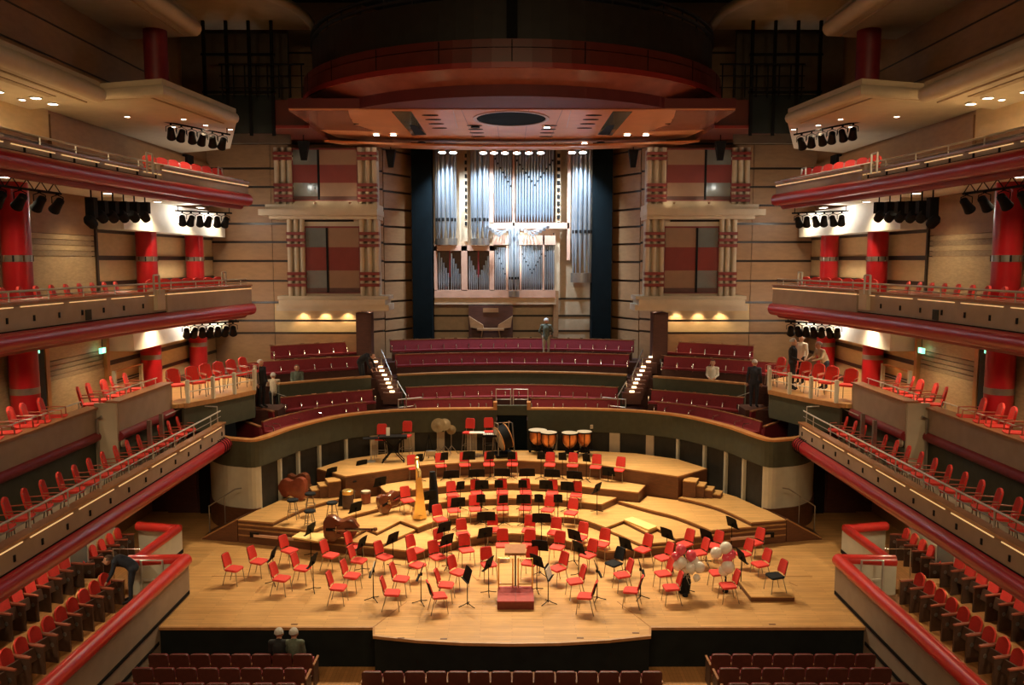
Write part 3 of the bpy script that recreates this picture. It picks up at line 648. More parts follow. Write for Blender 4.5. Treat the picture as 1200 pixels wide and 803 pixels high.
    # ---- downlights under the middle and upper balconies, on the soffit
    for k, (xx, yy, pw) in enumerate(((11.3, 32.3, 160), (11.0, 29.3, 320), (11.2, 26.2, 320), (11.2, 23.0, 260), (11.3, 18.5, 160))):
        down_light(s * xx, yy, 10.56, .12, '%s downlight from the organ end under the upper balcony, %s' % (ORD[k].capitalize(), SIDE[s]), 'balcony downlights', pw)
        down_light(s * xx, yy, 6.92, .11, '%s downlight from the organ end under the middle balcony, %s' % (ORD[k].capitalize(), SIDE[s]), 'balcony downlights', pw * .9)
    for k, yy in enumerate((11.5, 15, 18.5, 22)):
        down_light(s * 10.6, yy, 2.70, .09, '%s downlight under the lower balcony counted from the stalls, %s' % (ORD[k].capitalize(), SIDE[s]), 'stalls downlights', 110, WARM, 150)
    for yy in (31.6, 28.6): light('POINT', (s * 11.15, yy, 10.3), 45, WHITE, None, .1); light('POINT', (s * 11.15, yy, 6.65), 38, WHITE, None, .1)  # unseen point lights added to brighten the white plaster heads
    # exit signs
    for (px, py), zz in (((41, 411), 1), ((120, 411), 2)):
        q = P(px, py, X=-11.9 if zz == 1 else -12.2)
        t = tag(MB().box((0, 0, 0), (.06, .30, .16)).build('exit_sign', 'exit_glow'), 'small green lit exit sign %s, %s' % ('hanging over the doorway' if zz == 1 else 'above the oak jamb', SIDE[s]), 'exit sign', 'exit signs')
        t.location = (s * -q.x, q.y, q.z); MB().bx(-.035, .035, -.03, .05, -.05, .05).build('pictogram', 'exit_white', t)
        MB().tube([(0, 0, .08), (0, 0, 6.96 - q.z)], .01, 5).build('hanger', 'black_metal', t)

# ---- stage lighting bars under the balconies
def spotlight_proto():
    t = thing('stage_spotlight', 'x', 'spotlight', (0, 0, 0), 0, 'stage spotlights')
    MB().lathe([(.05, .17), (.085, .14), (.095, 0), (.11, -.12), (.125, -.20), (.118, -.20), (.09, -.05)], (0, 0, -.24), 14, Matrix.Rotation(R(52), 3, 'X')).build('can', 'black_metal', t, True)
    MB().tube([(-.13, 0, -.22), (-.13, 0, -.08), (0, 0, -.03), (.13, 0, -.08), (.13, 0, -.22)], .012, 5).build('yoke', 'black_metal', t)
    MB().box((0, 0, -.01), (.05, .05, .06)).build('clamp', 'black_metal', t)
    return t
sproto = spotlight_proto(); sused = False
def put_spot(loc, rz, label, grp='stage spotlights', sc=1.0):
    global sused
    if not sused:
        sused = True; sproto.location = loc; sproto.rotation_euler = (0, 0, rz); sproto['label'] = label; sproto['group'] = grp; sproto.scale = (sc,) * 3; return sproto
    return dup(sproto, loc, rz, label, grp, sc)
for s in (-1, 1):
    for (pa, pb, yy, n, nm, gl) in (((205, 247), (272, 250), 27.0, 6, 'upper-balcony', 0), ((211, 380), (280, 377), 26.6, 7, 'middle-balcony', 0), ((190, 142), (270, 158), 24.5, 6, 'upper soffit', 1)):
        a = P(*pa, Y=yy); b = P(*pb, Y=yy + .8)
        if s > 0: a.x, b.x = -a.x, -b.x
        bar = tag(MB().tube([a, b], .025, 8).build('lighting_bar', 'black_metal'), 'black lighting bar carrying spotlights under the %s, %s' % (nm, SIDE[s]), 'lighting bar', 'lighting bars')
        for k in (0.05, .95): q = a.lerp(b, k); MB().tube([q, q + Vector((0, 0, .18))], .014, 5).build('hanger', 'black_metal', bar)
        for k in range(n):
            q = a.lerp(b, (k + .8) / (n + .6))
            sp_ = put_spot(q - Vector((0, 0, .03)), s * R(-35 if k % 2 else -20), '%s black spotlight from the pillars on the bar under the %s, %s' % (ORD[n - 1 - k].capitalize(), nm, SIDE[s]), sc=1.05)
            if gl and k in (0, 2, 3, 5):
                MB().lathe([(.085, -.19), (.085, -.185)], (0, 0, -.24), 12, Matrix.Rotation(R(52), 3, 'X')).build('lens', 'spot_glow', [c for c in sp_.children if c.name.startswith('can')][0])
    # moving-head cluster and truss near the front pillar
    tr = thing('lighting_truss', 'black truss hung with lamps before the front red pillar, %s' % SIDE[s], 'lighting truss', (0, 0, 0), 0, 'lighting trusses')
    for dz in (0, .22): MB().tube([(s * 10.9, 12.5, 10.25 + dz), (s * 10.6, 19.5, 10.25 + dz)], .03, 6).build('chord', 'black_metal', tr)
    for k in range(14): f = k / 14; MB().tube([(s * (10.9 - .3 * f), 12.5 + 7 * f, 10.25), (s * (10.9 - .3 * (f + .036)), 12.5 + 7 * (f + .036), 10.47), (s * (10.9 - .3 * (f + .07)), 12.5 + 7 * (f + .0714), 10.25)], .012, 4).build('lacing', 'black_metal', tr)
    for k in range(7): f = k / 6.2; put_spot((s * (10.85 - .3 * f), 15.4 + 4.0 * f, 10.24), s * R(-60), '%s lamp from the stalls end on the black truss, %s' % (ORD[k].capitalize(), SIDE[s]), 'truss lamps', 1.05)
    for k in range(6):
        px = 108 + k * 12.5; q = P(px, 252 if k else 258, X=-10.5); hh = .40 if k else .62
        t = thing('moving_light', '%s black moving-head lamp from the front pillar under the upper balcony, %s' % (ORD[k].capitalize(), SIDE[s]), 'moving light', (s * -q.x, q.y, q.z), 0, 'moving lights')
        MB().box((0, 0, hh * .5), (.22, .20, hh * .8)).build('yoke_box', 'black_metal', t)
        MB().lathe([(.06, -.16), (.12, -.12), (.14, .1), (.10, .2)], (0, -.05, -.06), 12, Matrix.Rotation(R(60), 3, 'X')).build('head', 'black_metal', t, True)
        MB().tube([(0, 0, hh * .9), (0, 0, 10.6 - q.z)], .02, 5).build('hanger', 'black_metal', t)

# ================================================================ SEATS OF THE SIDES
def bal_chair():      # tall slim red balcony chair, facing -Y
    t = thing('balcony_chair', 'x', 'chair', (0, 0, 0), 0, 'x')
    b = MB(); n = 10; prof = []
    for i in range(n + 1):
        f = i / n; prof.append((f, (.18 + .03 * math.sin(f * PI)) * (1 if f < .8 else math.sqrt(max(.05, 1 - ((f - .8) / .2) ** 2 * .9)))))
    vs = []; 
    for f, hw in prof:
        y = .20 + .10 * f; z = .46 + .46 * f
        vs += [(-hw, y - .015, z), (-hw * .5, y - .03 + .02, z), (hw * .5, y - .03 + .02, z), (hw, y - .015, z), (hw, y + .035, z), (-hw, y + .035, z)]
    fs = [(i * 6 + j, i * 6 + (j + 1) % 6, (i + 1) * 6 + (j + 1) % 6, (i + 1) * 6 + j) for i in range(n) for j in range(6)] + [(5, 4, 3, 2, 1, 0), tuple(range(n * 6, n * 6 + 6))]
    b.add(vs, fs).build('backrest', 'red_fabric', t, True)
    MB().prism([(-.20, -.22), (-.12, -.25), (.12, -.25), (.20, -.22), (.21, .12), (.15, .20), (-.15, .20), (-.21, .12)], .42, .48).build('seat', 'red_fabric', t)
    for sx in (-1, 1):
        MB().tube([(sx * .19, -.18, .42), (sx * .21, -.20, 0)], .014, 6).build('leg', 'grey_steel', t)
        MB().tube([(sx * .18, .28, .85), (sx * .19, .20, .45), (sx * .21, .26, 0)], .014, 6).build('leg', 'grey_steel', t)
        MB().tube([(sx * .23, .24, .66), (sx * .24, .0, .66), (sx * .24, -.18, .64), (sx * .21, -.19, .44)], .016, 6).build('armrest', 'arm_red', t, True)
    return t
bch = bal_chair(); bused = False
def put_bc(loc, rz, label, grp, sc=1.0):
    global bused
    if not bused:
        bused = True; bch.location = loc; bch.rotation_euler = (0, 0, rz); bch['label'] = label; bch['group'] = grp; bch.scale = (sc,) * 3; return
    dup(bch, loc, rz, label, grp, sc)
for s in (-1, 1):
    inward = s * -PI/2     # face the middle of the hall
    for k in range(15):   # row behind the lower balcony rail
        y = 24.8 - k * .66
        put_bc((s * 9.98, y, 3.06), inward - s * R(18), '%s red chair from the stage end along the lower balcony, %s' % (ORD[k].capitalize(), SIDE[s]), 'lower balcony chairs', .95)
    for k, (px, py) in enumerate(((8, 497), (30, 490), (44, 484), (64, 478), (-14, 505))):
        q = P(px, py, X=-11.3)
        put_bc((s * 11.3, q.y, 4.36), inward - s * R(18), '%s red chair from the stage end of the long box, %s' % (ORD[(3, 2, 1, 0, 4)[k]].capitalize(), SIDE[s]), 'long box chairs', 1.06)
    for k in range(5):
        put_bc((s * (11.3 + .08 * (k % 2)), 21.75 + k * .66, 4.36), inward - s * R(24 - 8 * (k % 3)), '%s red chair from the stage end of the short box, %s' % (ORD[4 - k].capitalize(), SIDE[s]), 'short box chairs', 1.06)
    for k, (x, y) in enumerate(((-10.6, 25.6), (-10.2, 26.2), (-10.0, 26.9), (-9.75, 27.5), (-9.5, 28.1), (-9.3, 28.8))):
        put_bc((s * -x, y, 4.30), s * R(-40 - 6 * k) , '%s red chair from the box on the terrace, %s' % (ORD[k].capitalize(), SIDE[s]), 'terrace chairs', 1.06)
    for k in range(11):
        y = 23.0 - k * .64
        put_bc((s * 10.75, y, 7.10), inward - s * R(18), '%s red chair from the stage end along the middle balcony rail, %s' % (ORD[k].capitalize(), SIDE[s]), 'middle balcony chairs', 1.1)
    for k in range(7):
        y = 23.9 + k * .55; f = (y - 23.9) / 3.3
        put_bc((s * (10.25 - .75 * f), y, 7.14), s * R(-62), '%s red chair from the junction box on the middle balcony tip, %s' % (ORD[k].capitalize(), SIDE[s]), 'middle balcony tip chairs', 1.1)
        put_bc((s * (10.2 - .75 * f), y, 10.75), s * R(-62), '%s red chair from the junction box on the upper balcony tip, %s' % (ORD[k].capitalize(), SIDE[s]), 'upper balcony tip chairs', 1.05)

# ---- side boxes at stage level: splayed wall with fat red rail, dark bands, raked seats
for s in (-1, 1):
    inn = struct(MB().bx(s * 8.42, s * 8.58, 6, 20.65, -1.0, .88).build('wall_left' if s < 0 else 'wall_right', 'taupe'))
    MB().tube([(s * 8.5, 6, .93), (s * 8.5, 20.66, .93)], .17, 14).build('red_rail', 'red_rail', inn, True)
    MB().tube([(s * 8.45, 20.66, .93), (s * 9.95, 20.6, .93)], .15, 14).build('red_rail', 'red_rail', inn, True)
    MB().bx(s * 8.5, s * 9.95, 20.5, 20.66, 0, .88).build('end_panel', 'cream', inn)
    MB().tube([(s * 9.8, 20.6, .93), (s * 9.72, 23.1, .93)], .13, 14).build('red_rail', 'red_rail', inn, True)
    MB().tube([(s * 9.65, 23.12, .93), (s * 11.0, 23.4, .93)], .13, 14).build('red_rail', 'red_rail', inn, True)
    MB().prism([(s * 9.68, 20.66), (s * 9.84, 20.66), (s * 9.78, 23.2), (s * 9.62, 23.2)], 0, .86).build('box_parapet', 'cream', inn)
    MB().bx(s * 8.40, s * 8.42, 6, 20.6, .05, .13).build('dark_band', 'gap', inn)
    MB().bx(s * 8.40, s * 8.42, 6, 18.7, -.42, -.34).build('dark_band', 'gap', inn)
    MB().prism([(s * 9.66, 20.66), (s * 9.68, 20.66), (s * 9.62, 23.2), (s * 9.60, 23.2)], .2, .30).build('dark_band', 'gap', inn)
    MB().prism([(s * 9.66, 23.16), (s * 11, 23.44), (s * 11, 23.55), (s * 9.66, 23.3)], 0, .86).build('box_parapet', 'cream', inn)
    MB().lathe([(.13, -.02), (.13, .02)], (s * 9.66, 21.7, .55), 14, Matrix.Rotation(PI/2, 3, 'Y')).build('stage_lamp', 'black_metal', inn)
    for (xa, xb, zt, ya, yb) in ((8.58, 10.5, .05, 6, 19.9), (10.5, 11.75, .38, 6, 20.2), (9.84, 11.75, .12, 20.7, 23.4), (8.58, 10.5, .05, 19.9, 20.5)):
        struct(MB().bx(s * xa, s * xb, ya, yb, zt - .3, zt).build('floor', 'stalls_wood'))
    gt = guard(((s * 8.95, 20.3, .05), (s * 9.5, 20.3, .05), 1.0), 'steel guard rail inside the box corner, %s' % SIDE[s], 'box guard rails', True, 'rail_grey', .03)
    g2 = guard(((s * 9.9, 21.1, .12), (s * 10.6, 21.1, .12), .95), 'thin steel guard rail between box corner and red seats, %s' % SIDE[s], 'box guard rails', False, 'chrome', .02)
    g3 = thing('step_block', 'pale oak step block with lit edge beside the box seats, %s' % SIDE[s], 'step', (s * 10.6, 20.3, .05), 0, 'box steps')
    MB().bx(-.55, .55, -.35, -.05, 0, .22).build('lower_step', 'stage_wood', g3); MB().bx(-.55, .55, -.05, .25, 0, .42).build('upper_step', 'stage_wood', g3)
    gl = tag(MB().bx(-.015, .015, -.45, .45, 0, .9).build('glass_screen', 'glass_grey'), 'small glazed screen with steel posts beside the red seats, %s' % SIDE[s], 'screen', 'glazed screens')
    gl.location = (s * 11.35, 20.75, .4)
    for y in (-.45, .45): MB().bx(-.03, .03, y - .03, y + .03, 0, 1.0).build('post', 'rail_grey', gl)

def theatre_seat(back_mat, shell_mat, nm='tip_up_chair'):   # tip-up seat facing -Y
    t = thing(nm, 'x', 'seat', (0, 0, 0), 0, 'x')
    def pad(y0, th, w, z0, z1, lean):
        n = 8; vs = []
        for i in range(n + 1):
            f = i / n; hw = w * (1 if f < .72 else math.sqrt(max(.12, 1 - ((f - .72) / .28) ** 2 * .9))); z = z0 + (z1 - z0) * f; y = y0 + lean * f
            vs += [(-hw, y, z), (0, y + .02, z), (hw, y, z), (hw, y + th, z), (-hw, y + th, z)]
        return MB().add(vs, [(i * 5 + j, i * 5 + (j + 1) % 5, (i + 1) * 5 + (j + 1) % 5, (i + 1) * 5 + j) for i in range(n) for j in range(5)] + [(4, 3, 2, 1, 0), tuple(range(n * 5, n * 5 + 5))])
    pad(.14, .05, .15, .44, .88, .10).build('backrest', back_mat, t, True)
    pad(.205, .03, .16, .34, .84, .10).build('back_shell', shell_mat, t, True)
    MB().box((0, .07, .46), (.36, .07, .26), 0, R(-14)).build('tipped_seat', 'seat_dark', t)
    for sx in (-1, 1):
        MB().bx(sx * .235 - .02, sx * .235 + .02, -.12, .22, 0, .60).build('side_panel', 'seat_dark', t)
        MB().bx(sx * .235 - .03, sx * .235 + .03, -.13, .22, .60, .635).build('armrest', 'arm_red' if nm == 'tip_up_chair' else 'seat_dark', t)
        MB().lathe([(.05, -.025), (.05, .025)], (sx * .235, .0, .40), 10, Matrix.Rotation(PI/2, 3, 'Y')).build('hinge_cap', 'grey_steel', t)
    return t
bs = theatre_seat('red_fabric', 'seat_wood'); bsu = False
def put_bs(loc, rz, label, grp, sc=1.0):
    global bsu
    if not bsu:
        bsu = True; bs.location = loc; bs.rotation_euler = (0, 0, rz); bs['label'] = label; bs['group'] = grp; bs.scale = (sc,) * 3; return
    dup(bs, loc, rz, label, grp, sc)
for s in (-1, 1):
    inward = s * -PI/2
    for k in range(11): put_bs((s * 9.95, 19.7 - k * .50, .05), inward + s * R(12), '%s tip-up red seat from the stage end, front row by the red rail, %s' % (ORD[k].capitalize(), SIDE[s]), 'front box seats', 1.0)
    for k in range(9): put_bs((s * 11.1, 20.0 - k * .50, .38), inward + s * R(12), '%s tip-up red seat from the stage end, rear row under the balcony, %s' % (ORD[k].capitalize(), SIDE[s]), 'rear box seats', 1.0)
    for k in range(5): put_bs((s * 11.15, 23.0 - k * .47, .12), inward - s * R(4), '%s red seat from the stage end in the small stage box, %s' % (ORD[k].capitalize(), SIDE[s]), 'stage box seats', 1.0)
# ---- stalls seats seen from behind (they face the stage: +Y)
def stalls_seat():
    t = thing('stalls_seat', 'x', 'seat', (0, 0, 0), 0, 'x')
    def rr(w, h, r, n=4):
        pts = [(-w, 0), (w, 0)]
        for cx, a0 in ((w - r, 0), (-w + r, PI/2)):
            pts += [(cx + r * math.cos(a0 + PI/2 * i / n), h - r + r * math.sin(a0 + PI/2 * i / n)) for i in range(n + 1)]
        return pts
    MB().slab([(x, -.20 - .10 * z / .5, .36 + z) for x, z in rr(.215, .50, .05)], (0, .05, 0)).build('back_shell', 'leather', t)
    MB().slab([(x * .94, -.15 - .10 * z / .5, .40 + z) for x, z in rr(.215, .44, .05)], (0, .05, 0)).build('backrest', 'maroon_fabric', t)
    MB().box((0, -.02, .50), (.40, .10, .36), 0, R(12)).build('tipped_seat', 'maroon_fabric', t)
    for sx in (-1, 1):
        MB().bx(sx * .225 - .015, sx * .225 + .015, -.2, .2, 0, .56).build('side_panel', 'seat_dark', t)
        MB().bx(sx * .225 - .025, sx * .225 + .025, -.22, .24, .56, .59).build('armrest', 'cap_wood', t)
    MB().tube([(-.20, -.235, .33), (.20, -.235, .33)], .020, 8).build('back_tube', 'chrome', t, True)
    return t
ss = stalls_seat(); ssu = False
def put_ss(loc, label, grp):
    global ssu
    if not ssu:
        ssu = True; ss.location = loc; ss['label'] = label; ss['group'] = grp; return
    dup(ss, loc, 0, label, grp)
RW = ('front row', 'second row', 'third row')
for r in range(2):
    for k in range(14):
        put_ss((-3.03 + k * .466, 17.15 - r * .9, -1.0 + r * .12), '%s stalls seat of the middle block from the harp side, %s' % (ORD[k].capitalize(), RW[r]), 'middle stalls seats')
for s in (-1, 1):
    for r in range(3):
        for k in range(8):
            y = 17.93 - r * .88; x = 4.72 + k * .466 - .05 * r
            if x > 8.2: continue
            put_ss((s * x, y, -1.0 + r * .13), '%s stalls seat from the aisle, %s of the outer block, %s' % (ORD[k].capitalize(), RW[r], SIDE[s]), 'outer stalls seats')
    for r in range(3): pass
struct(MB().bx(-8.4, 8.4, 6, 16.75, -1.0, -.885).build('floor', 'stalls_wood'))

# ================================================================ ACOUSTIC CANOPY
def earc(cx, cy, rx, ry, a0, a1, n): return [(cx + rx * math.sin(R(a0 + (a1 - a0) * i / n)), cy - ry * math.cos(R(a0 + (a1 - a0) * i / n))) for i in range(n + 1)]
und = [(-7.3, 27.4), (7.3, 27.4), (7.35, 31.0), (7.0, 33.6)] + [(6.0 - 12.0 * i / 14, 34.4 + 1.0 * math.sin(PI * i / 14)) for i in range(15)] + [(-7.0, 33.6), (-7.35, 31.0)]
can = tag(MB().prism(und, 13.6, 13.72).build('acoustic_canopy', 'canopy_orange'), 'huge round acoustic canopy with orange underside hanging over the stage', 'acoustic canopy')
MB().prism([(x * 1.002, y - (.03 if y < 28 else -.03)) for x, y in und], 13.64, 13.95).build('lower_edge', 'canopy_front', can)
def ring(r0, r1, z0, z1, nm, m, a=112):
    o = earc(0, 32.5, r1, r1, -a, a, 52); i = earc(0, 32.5, r0, r0, -a, a, 52)
    return MB().prism(o + i[::-1], z0, z1).build(nm, m, can, False)
MB().prism(earc(0, 32.5, 7.15, 7.15, -112, 112, 48), 13.63, 14.0).build('disc_core', 'canopy_front', can)
o1 = earc(0, 32.5, 7.86, 7.86, -112, 112, 52); o2 = earc(0, 32.5, 7.15, 7.15, -112, 112, 52); k = len(o1)
MB().add([(x, y, 14.30) for x, y in o1] + [(x, y, 13.98) for x, y in o2] + [(x, y, 14.06) for x, y in o2] + [(x, y, 14.36) for x, y in o1],
         [f for i in range(k - 1) for f in ((i, i + 1, k + i + 1, k + i), (k + i, k + i + 1, 2 * k + i + 1, 2 * k + i), (2 * k + i, 2 * k + i + 1, 3 * k + i + 1, 3 * k + i), (3 * k + i, 3 * k + i + 1, i + 1, i))]).build('disc_underside', 'disc_gloss', can, True)
ring(7.5, 7.92, 14.30, 14.46, 'disc_lip', 'canopy_rim'); ring(7.5, 7.86, 14.46, 14.88, 'disc_fascia', 'canopy_red'); ring(7.5, 7.83, 14.91, 15.14, 'disc_upper_fascia', 'canopy_red')
ring(7.2, 7.5, 15.0, 16.4, 'drum_wall', 'drum_dark'); ring(7.42, 7.56, 16.5, 16.56, 'drum_rail', 'drum_dark'); ring(7.42, 7.56, 16.72, 16.78, 'drum_rail', 'drum_dark')
for k in range(25):
    a = R(-96 + 8 * k); MB().box((7.45 * math.sin(a), 32.5 - 7.45 * math.cos(a), 16.5), (.04, .04, .5), a).build('drum_post', 'drum_dark', can)
for k in range(11):
    a = R(-80 + 16 * k); MB().box((7.86 * math.sin(a), 32.5 - 7.86 * math.cos(a), 14.80), (.03, .012, .62), a).build('panel_seam', 'gap', can)
MB().bx(-.16, .16, 24.9, 25.2, 15.15, 17.0).build('drum_mullion', 'black_metal', can)
# details of the underside: oval recess, vents, slots, glazed strips, seams
oq = P(599, 139, Z=13.6)
MB().lathe([(1, 0), (1, -.03), (.92, -.03), (.92, 0)], (0, 0, 0), 32, None, True).build('oval_trim', 'canopy_pale', can).matrix_local = Matrix.Translation((oq.x, oq.y, 13.6)) @ Matrix.Diagonal((1.32, 1.55, 1, 1))
MB().lathe([(.91, -.01), (.91, .02)], (0, 0, 0), 32).build('oval_recess', 'teal_black', can).matrix_local = Matrix.Translation((oq.x, oq.y, 13.6)) @ Matrix.Diagonal((1.32, 1.55, 1, 1))
slot = MB().lathe([(1, -.012), (1, .01)], (0, 0, 0), 14).mesh('vent_slot', 'gap')
for s in (-1, 1):
    for (bx0, by0, bx1, by1, n) in ((504, 135, 515, 150, 4), (556, 147, 560, 160, 4), (395, 135, 420, 150, 4)):
        for k in range(n):
            f = k / (n - 1); q = P(bx0 + (bx1 - bx0) * f, by0 + (by1 - by0) * f, Z=13.6); o = obj('vent_slot', slot, can)
            o.location = (q.x * (1 if s < 0 else -1), q.y, 13.6); o.scale = (.28, .12, 1)
    a = [P(x, y, Z=13.585) for x, y in ((459, 131), (482, 131), (500, 158), (483, 159))]
    MB().slab([(-q.x * s * -1 * -1 if False else (q.x if s < 0 else -q.x), q.y, 13.585) for q in a], (0, 0, .012)).build('glazed_strip', 'glass_grey', can)
    a = [P(x, y, Z=13.57) for x, y in ((480, 147), (487, 147), (499, 158), (486, 158))]
    MB().slab([((q.x if s < 0 else -q.x), q.y, 13.57) for q in a], (0, 0, .012)).build('dark_strip', 'gap', can)
    a = P(536, 150, Z=13.59); b = P(531, 130, Z=13.59); MB().tube([(a.x if s < 0 else -a.x, a.y, 13.595), (b.x if s < 0 else -b.x, b.y, 13.595)], .015, 4).build('panel_seam', 'canopy_pale', can)
    a = [P(x, y, Z=13.59) for x, y in ((338, 129.5), (408, 129.5), (410, 137), (415, 146), (440, 154), (374, 152))]
    MB().slab([((q.x if s < 0 else -q.x), q.y, 13.585) for q in a], (0, 0, .014)).build('side_panel', 'canopy_side', can)
    # lower rear petal and side wing
    MB().prism(mir([(-7.25, 30.0), (-9.95, 30.0), (-9.95, 33.0), (-7.25, 33.0)], s), 13.44, 14.4).build('side_wing', 'canopy_red', can)
    MB().prism(mir([(-7.25, 29.9), (-10.0, 29.9), (-10.0, 30.0), (-7.25, 30.0)], s), 13.40, 13.50).build('wing_lip', 'canopy_rim', can)
    # dark catwalk railings above the wing
    cw = tag(MB().tube([(s * 7.3, 29.6, 15.55), (s * 10.3, 29.6, 15.55)], .03, 6).build('catwalk_railing', 'black_metal'), 'dark steel catwalk railing above the canopy wing, %s' % SIDE[s], 'railing', 'catwalk railings')
    for z in (14.75, 15.15): MB().tube([(s * 7.3, 29.6, z), (s * 10.3, 29.6, z)], .018, 5).build('rail', 'black_metal', cw)
    for k in range(8): MB().bx(s * (7.4 + k * .4) - .02, s * (7.4 + k * .4) + .02, 29.58, 29.62, 14.4, 15.55).build('post', 'black_metal', cw)
pet = cat_rom([(-7.3, 32.5), (-5, 33.2), (-2, 33.75), (0, 33.85), (2, 33.75), (5, 33.2), (7.3, 32.5)], 4)
MB().prism(pet + [(6.4, 33.8), (3.2, 34.7), (0, 35.0), (-3.2, 34.7), (-6.4, 33.8)], 13.28, 13.36).build('rear_petal', 'canopy_orange', can)
for i in range(-4, 5): MB().tube([(i * .55, 27.45, 13.596), (i * .55 * .93, 34.3, 13.596)], .008, 4).build('panel_seam', 'canopy_red', can) if i % 2 else None
# lamps of the canopy
for k, (px, py, gl) in enumerate(((557, 149, 0), (641, 149, 1), (441, 158, 1), (461, 158, 1), (735, 158, 1), (757, 158, 1), (365, 166, 1), (834, 166, 1), (494, 167, 0), (512, 169, 0), (578, 171, 0), (620, 171, 0), (685, 168, 1), (704, 167, 0))):
    q = P(px, py, Z=13.57)
    t = tag(MB().lathe([(.17, 0), (.17, .03), (.13, .03), (.13, 0)], (0, 0, 0), 14, None, True).build('canopy_lamp', 'black_metal'), '%s round lamp on the canopy underside counted from the harp side' % ORD[sorted([557, 641, 441, 461, 735, 757, 365, 834, 494, 512, 578, 620, 685, 704]).index(px)].capitalize(), 'lamp', 'canopy lamps')
    t.location = (q.x, q.y, 13.55); MB().lathe([(.12, 0), (.12, .02)], (0, 0, 0), 12).build('lens', 'lamp_glow' if gl else 'black_metal', t)
for k, x in enumerate((-2.9, -2.45, -1.2, -.75, -.3, .2, .7, 1.2, 2.5, 2.95)):
    t = tag(MB().lathe([(.10, .12), (.17, 0), (.15, 0), (.06, .10)], (0, 0, 0), 14, Matrix.Rotation(R(-12), 3, 'X')).build('organ_floodlight', 'chrome', None, True), '%s bright floodlight from the harp side on the rear canopy rim' % ORD[k].capitalize(), 'floodlight', 'organ floodlights')
    t.location = (x, 34.86 - .022 * x * x, 13.15); MB().lathe([(.145, .005), (.145, .01)], (0, 0, 0), 14, Matrix.Rotation(R(-12), 3, 'X')).build('lens', 'spot_glow', t)
for s in (-1, 1):   # loudspeakers hung below the canopy
    for (px, py, yy, lab) in ((458, 186, 33.9, 'before the organ end wall'), (356, 177, 31.5, 'in front of the bay window')):
        q = P(px, py, Y=yy); t = thing('hanging_loudspeaker', 'black tapered loudspeaker hanging %s, %s' % (lab, SIDE[s]), 'loudspeaker', (s * -q.x, yy, q.z), 0, 'hanging loudspeakers')
        MB().add([(-.2, -.15, .35), (.2, -.15, .35), (.2, .15, .35), (-.2, .15, .35), (-.1, -.08, -.35), (.1, -.08, -.35), (.1, .08, -.35), (-.1, .08, -.35)], [(0, 1, 2, 3), (7, 6, 5, 4), (0, 4, 5, 1), (1, 5, 6, 2), (2, 6, 7, 3), (3, 7, 4, 0)]).build('cabinet', 'black_metal', t)
        MB().tube([(0, 0, .35), (0, 0, 13.4 - q.z)], .02, 5).build('hanger', 'black_metal', t)

# ================================================================ ORGAN
org = tag(MB().bx(-3.5, 2.15, 37.0, BACK, 7.0, 14.6).build('pipe_organ', 'organ_oak'), 'grand pipe organ with floodlit silver pipes in a pale timber case', 'organ')
OY = 36.7
def ox(px, y=OY): return P(px, 300, Y=y).x
def oz(py, y=OY): return P(600, py, Y=y).z
def pipe(x, y, r, zfoot, zmouth, ztop, parent, n=10):
    b = MB(); b.lathe([(r * .25, zfoot), (r, zmouth), (r, ztop)], (x, y, 0), n)
    o = b.build('pipe', 'pipe_metal', parent, True)
    return o
def mouth(x, y, r, z, parent, m='gap'): return MB().box((x, y - r * .98, z), (r * 1.3, r * .25, r * 1.6)).build('pipe_mouth', m, parent)
def tower(px0, px1, n, py_top, py_cap, py_cap2, nm='pipe_tower', depth=.45, mz=0.6):
    xa, xb = ox(px0), ox(px1); cx = (xa + xb) / 2; hw = (xb - xa) / 2; zt, zc, zb = oz(py_top), oz(py_cap), oz(py_cap2)
    arcp = [(cx + hw * math.sin(R(-90 + 180 * i / 16)), OY + .1 - depth * math.cos(R(-90 + 180 * i / 16))) for i in range(17)]
    t = MB().prism(arcp, zb, zc).build(nm, 'grey_steel', org)
    r = hw * .88 / n * 1.25
    for i in range(n):
        a = R(-75 + 150 * i / (n - 1)); x = cx + (hw - r) * math.sin(a); y = OY + .1 - (depth - r * .6) * math.cos(a)
        pp = pipe(x, y, r, zc, zc + mz + .15 * (i % 2), zt, t); mouth(x, y, r, zc + mz + .22, pp)
    return t
tower(510, 536, 6, 160, 279.6, 287); tower(551.6, 574, 5, 160, 279.6, 287); tower(669, 695, 6, 160, 320, 331, mz=1.6)
tower(595.5, 609, 4, 265, 341, 348, depth=.3, mz=.35)
def flat(px0, px1, n, py_top, py_foot, vf, parent=org, my=None, mm='gap', r_=None):
    xa, xb = ox(px0), ox(px1); r = (xb - xa) / n / 2 * .86
    for i in range(n):
        x = xa + (xb - xa) * (i + .5) / n; f = i / max(1, n - 1)
        zf = oz(py_foot); zt = oz(py_top(f) if callable(py_top) else py_top)
        pp = pipe(x, OY + .12, r, zf, zf + .35, zt, parent)
        if vf: mouth(x, OY + .12, r, oz(vf(f)), pp, mm)
V = lambda f, a, b: a + (b - a) * (1 - abs(2 * f - 1))
flat(579, 600, 7, 160, 260, lambda f: 186 + 32 * f); flat(604, 649, 13, 160, 260, lambda f: V(f, 188, 217))
flat(579.5, 593, 6, 290, 340, lambda f: 291 + 30 * f); flat(611, 636, 11, 287, 340, lambda f: V(f, 298, 320)); flat(638, 650, 5, lambda f: 276, 340, lambda f: 300 - 26 * f)
for (a, b, n, fn) in ((513, 526, 5, lambda f: 296 + 24 * f), (527.5, 540, 5, lambda f: 297 + 24 * f), (549, 560, 5, lambda f: 300 + 22 * f), (561, 573, 5, lambda f: 322 - 22 * f)):
    flat(a, b, n, fn, 340, None)
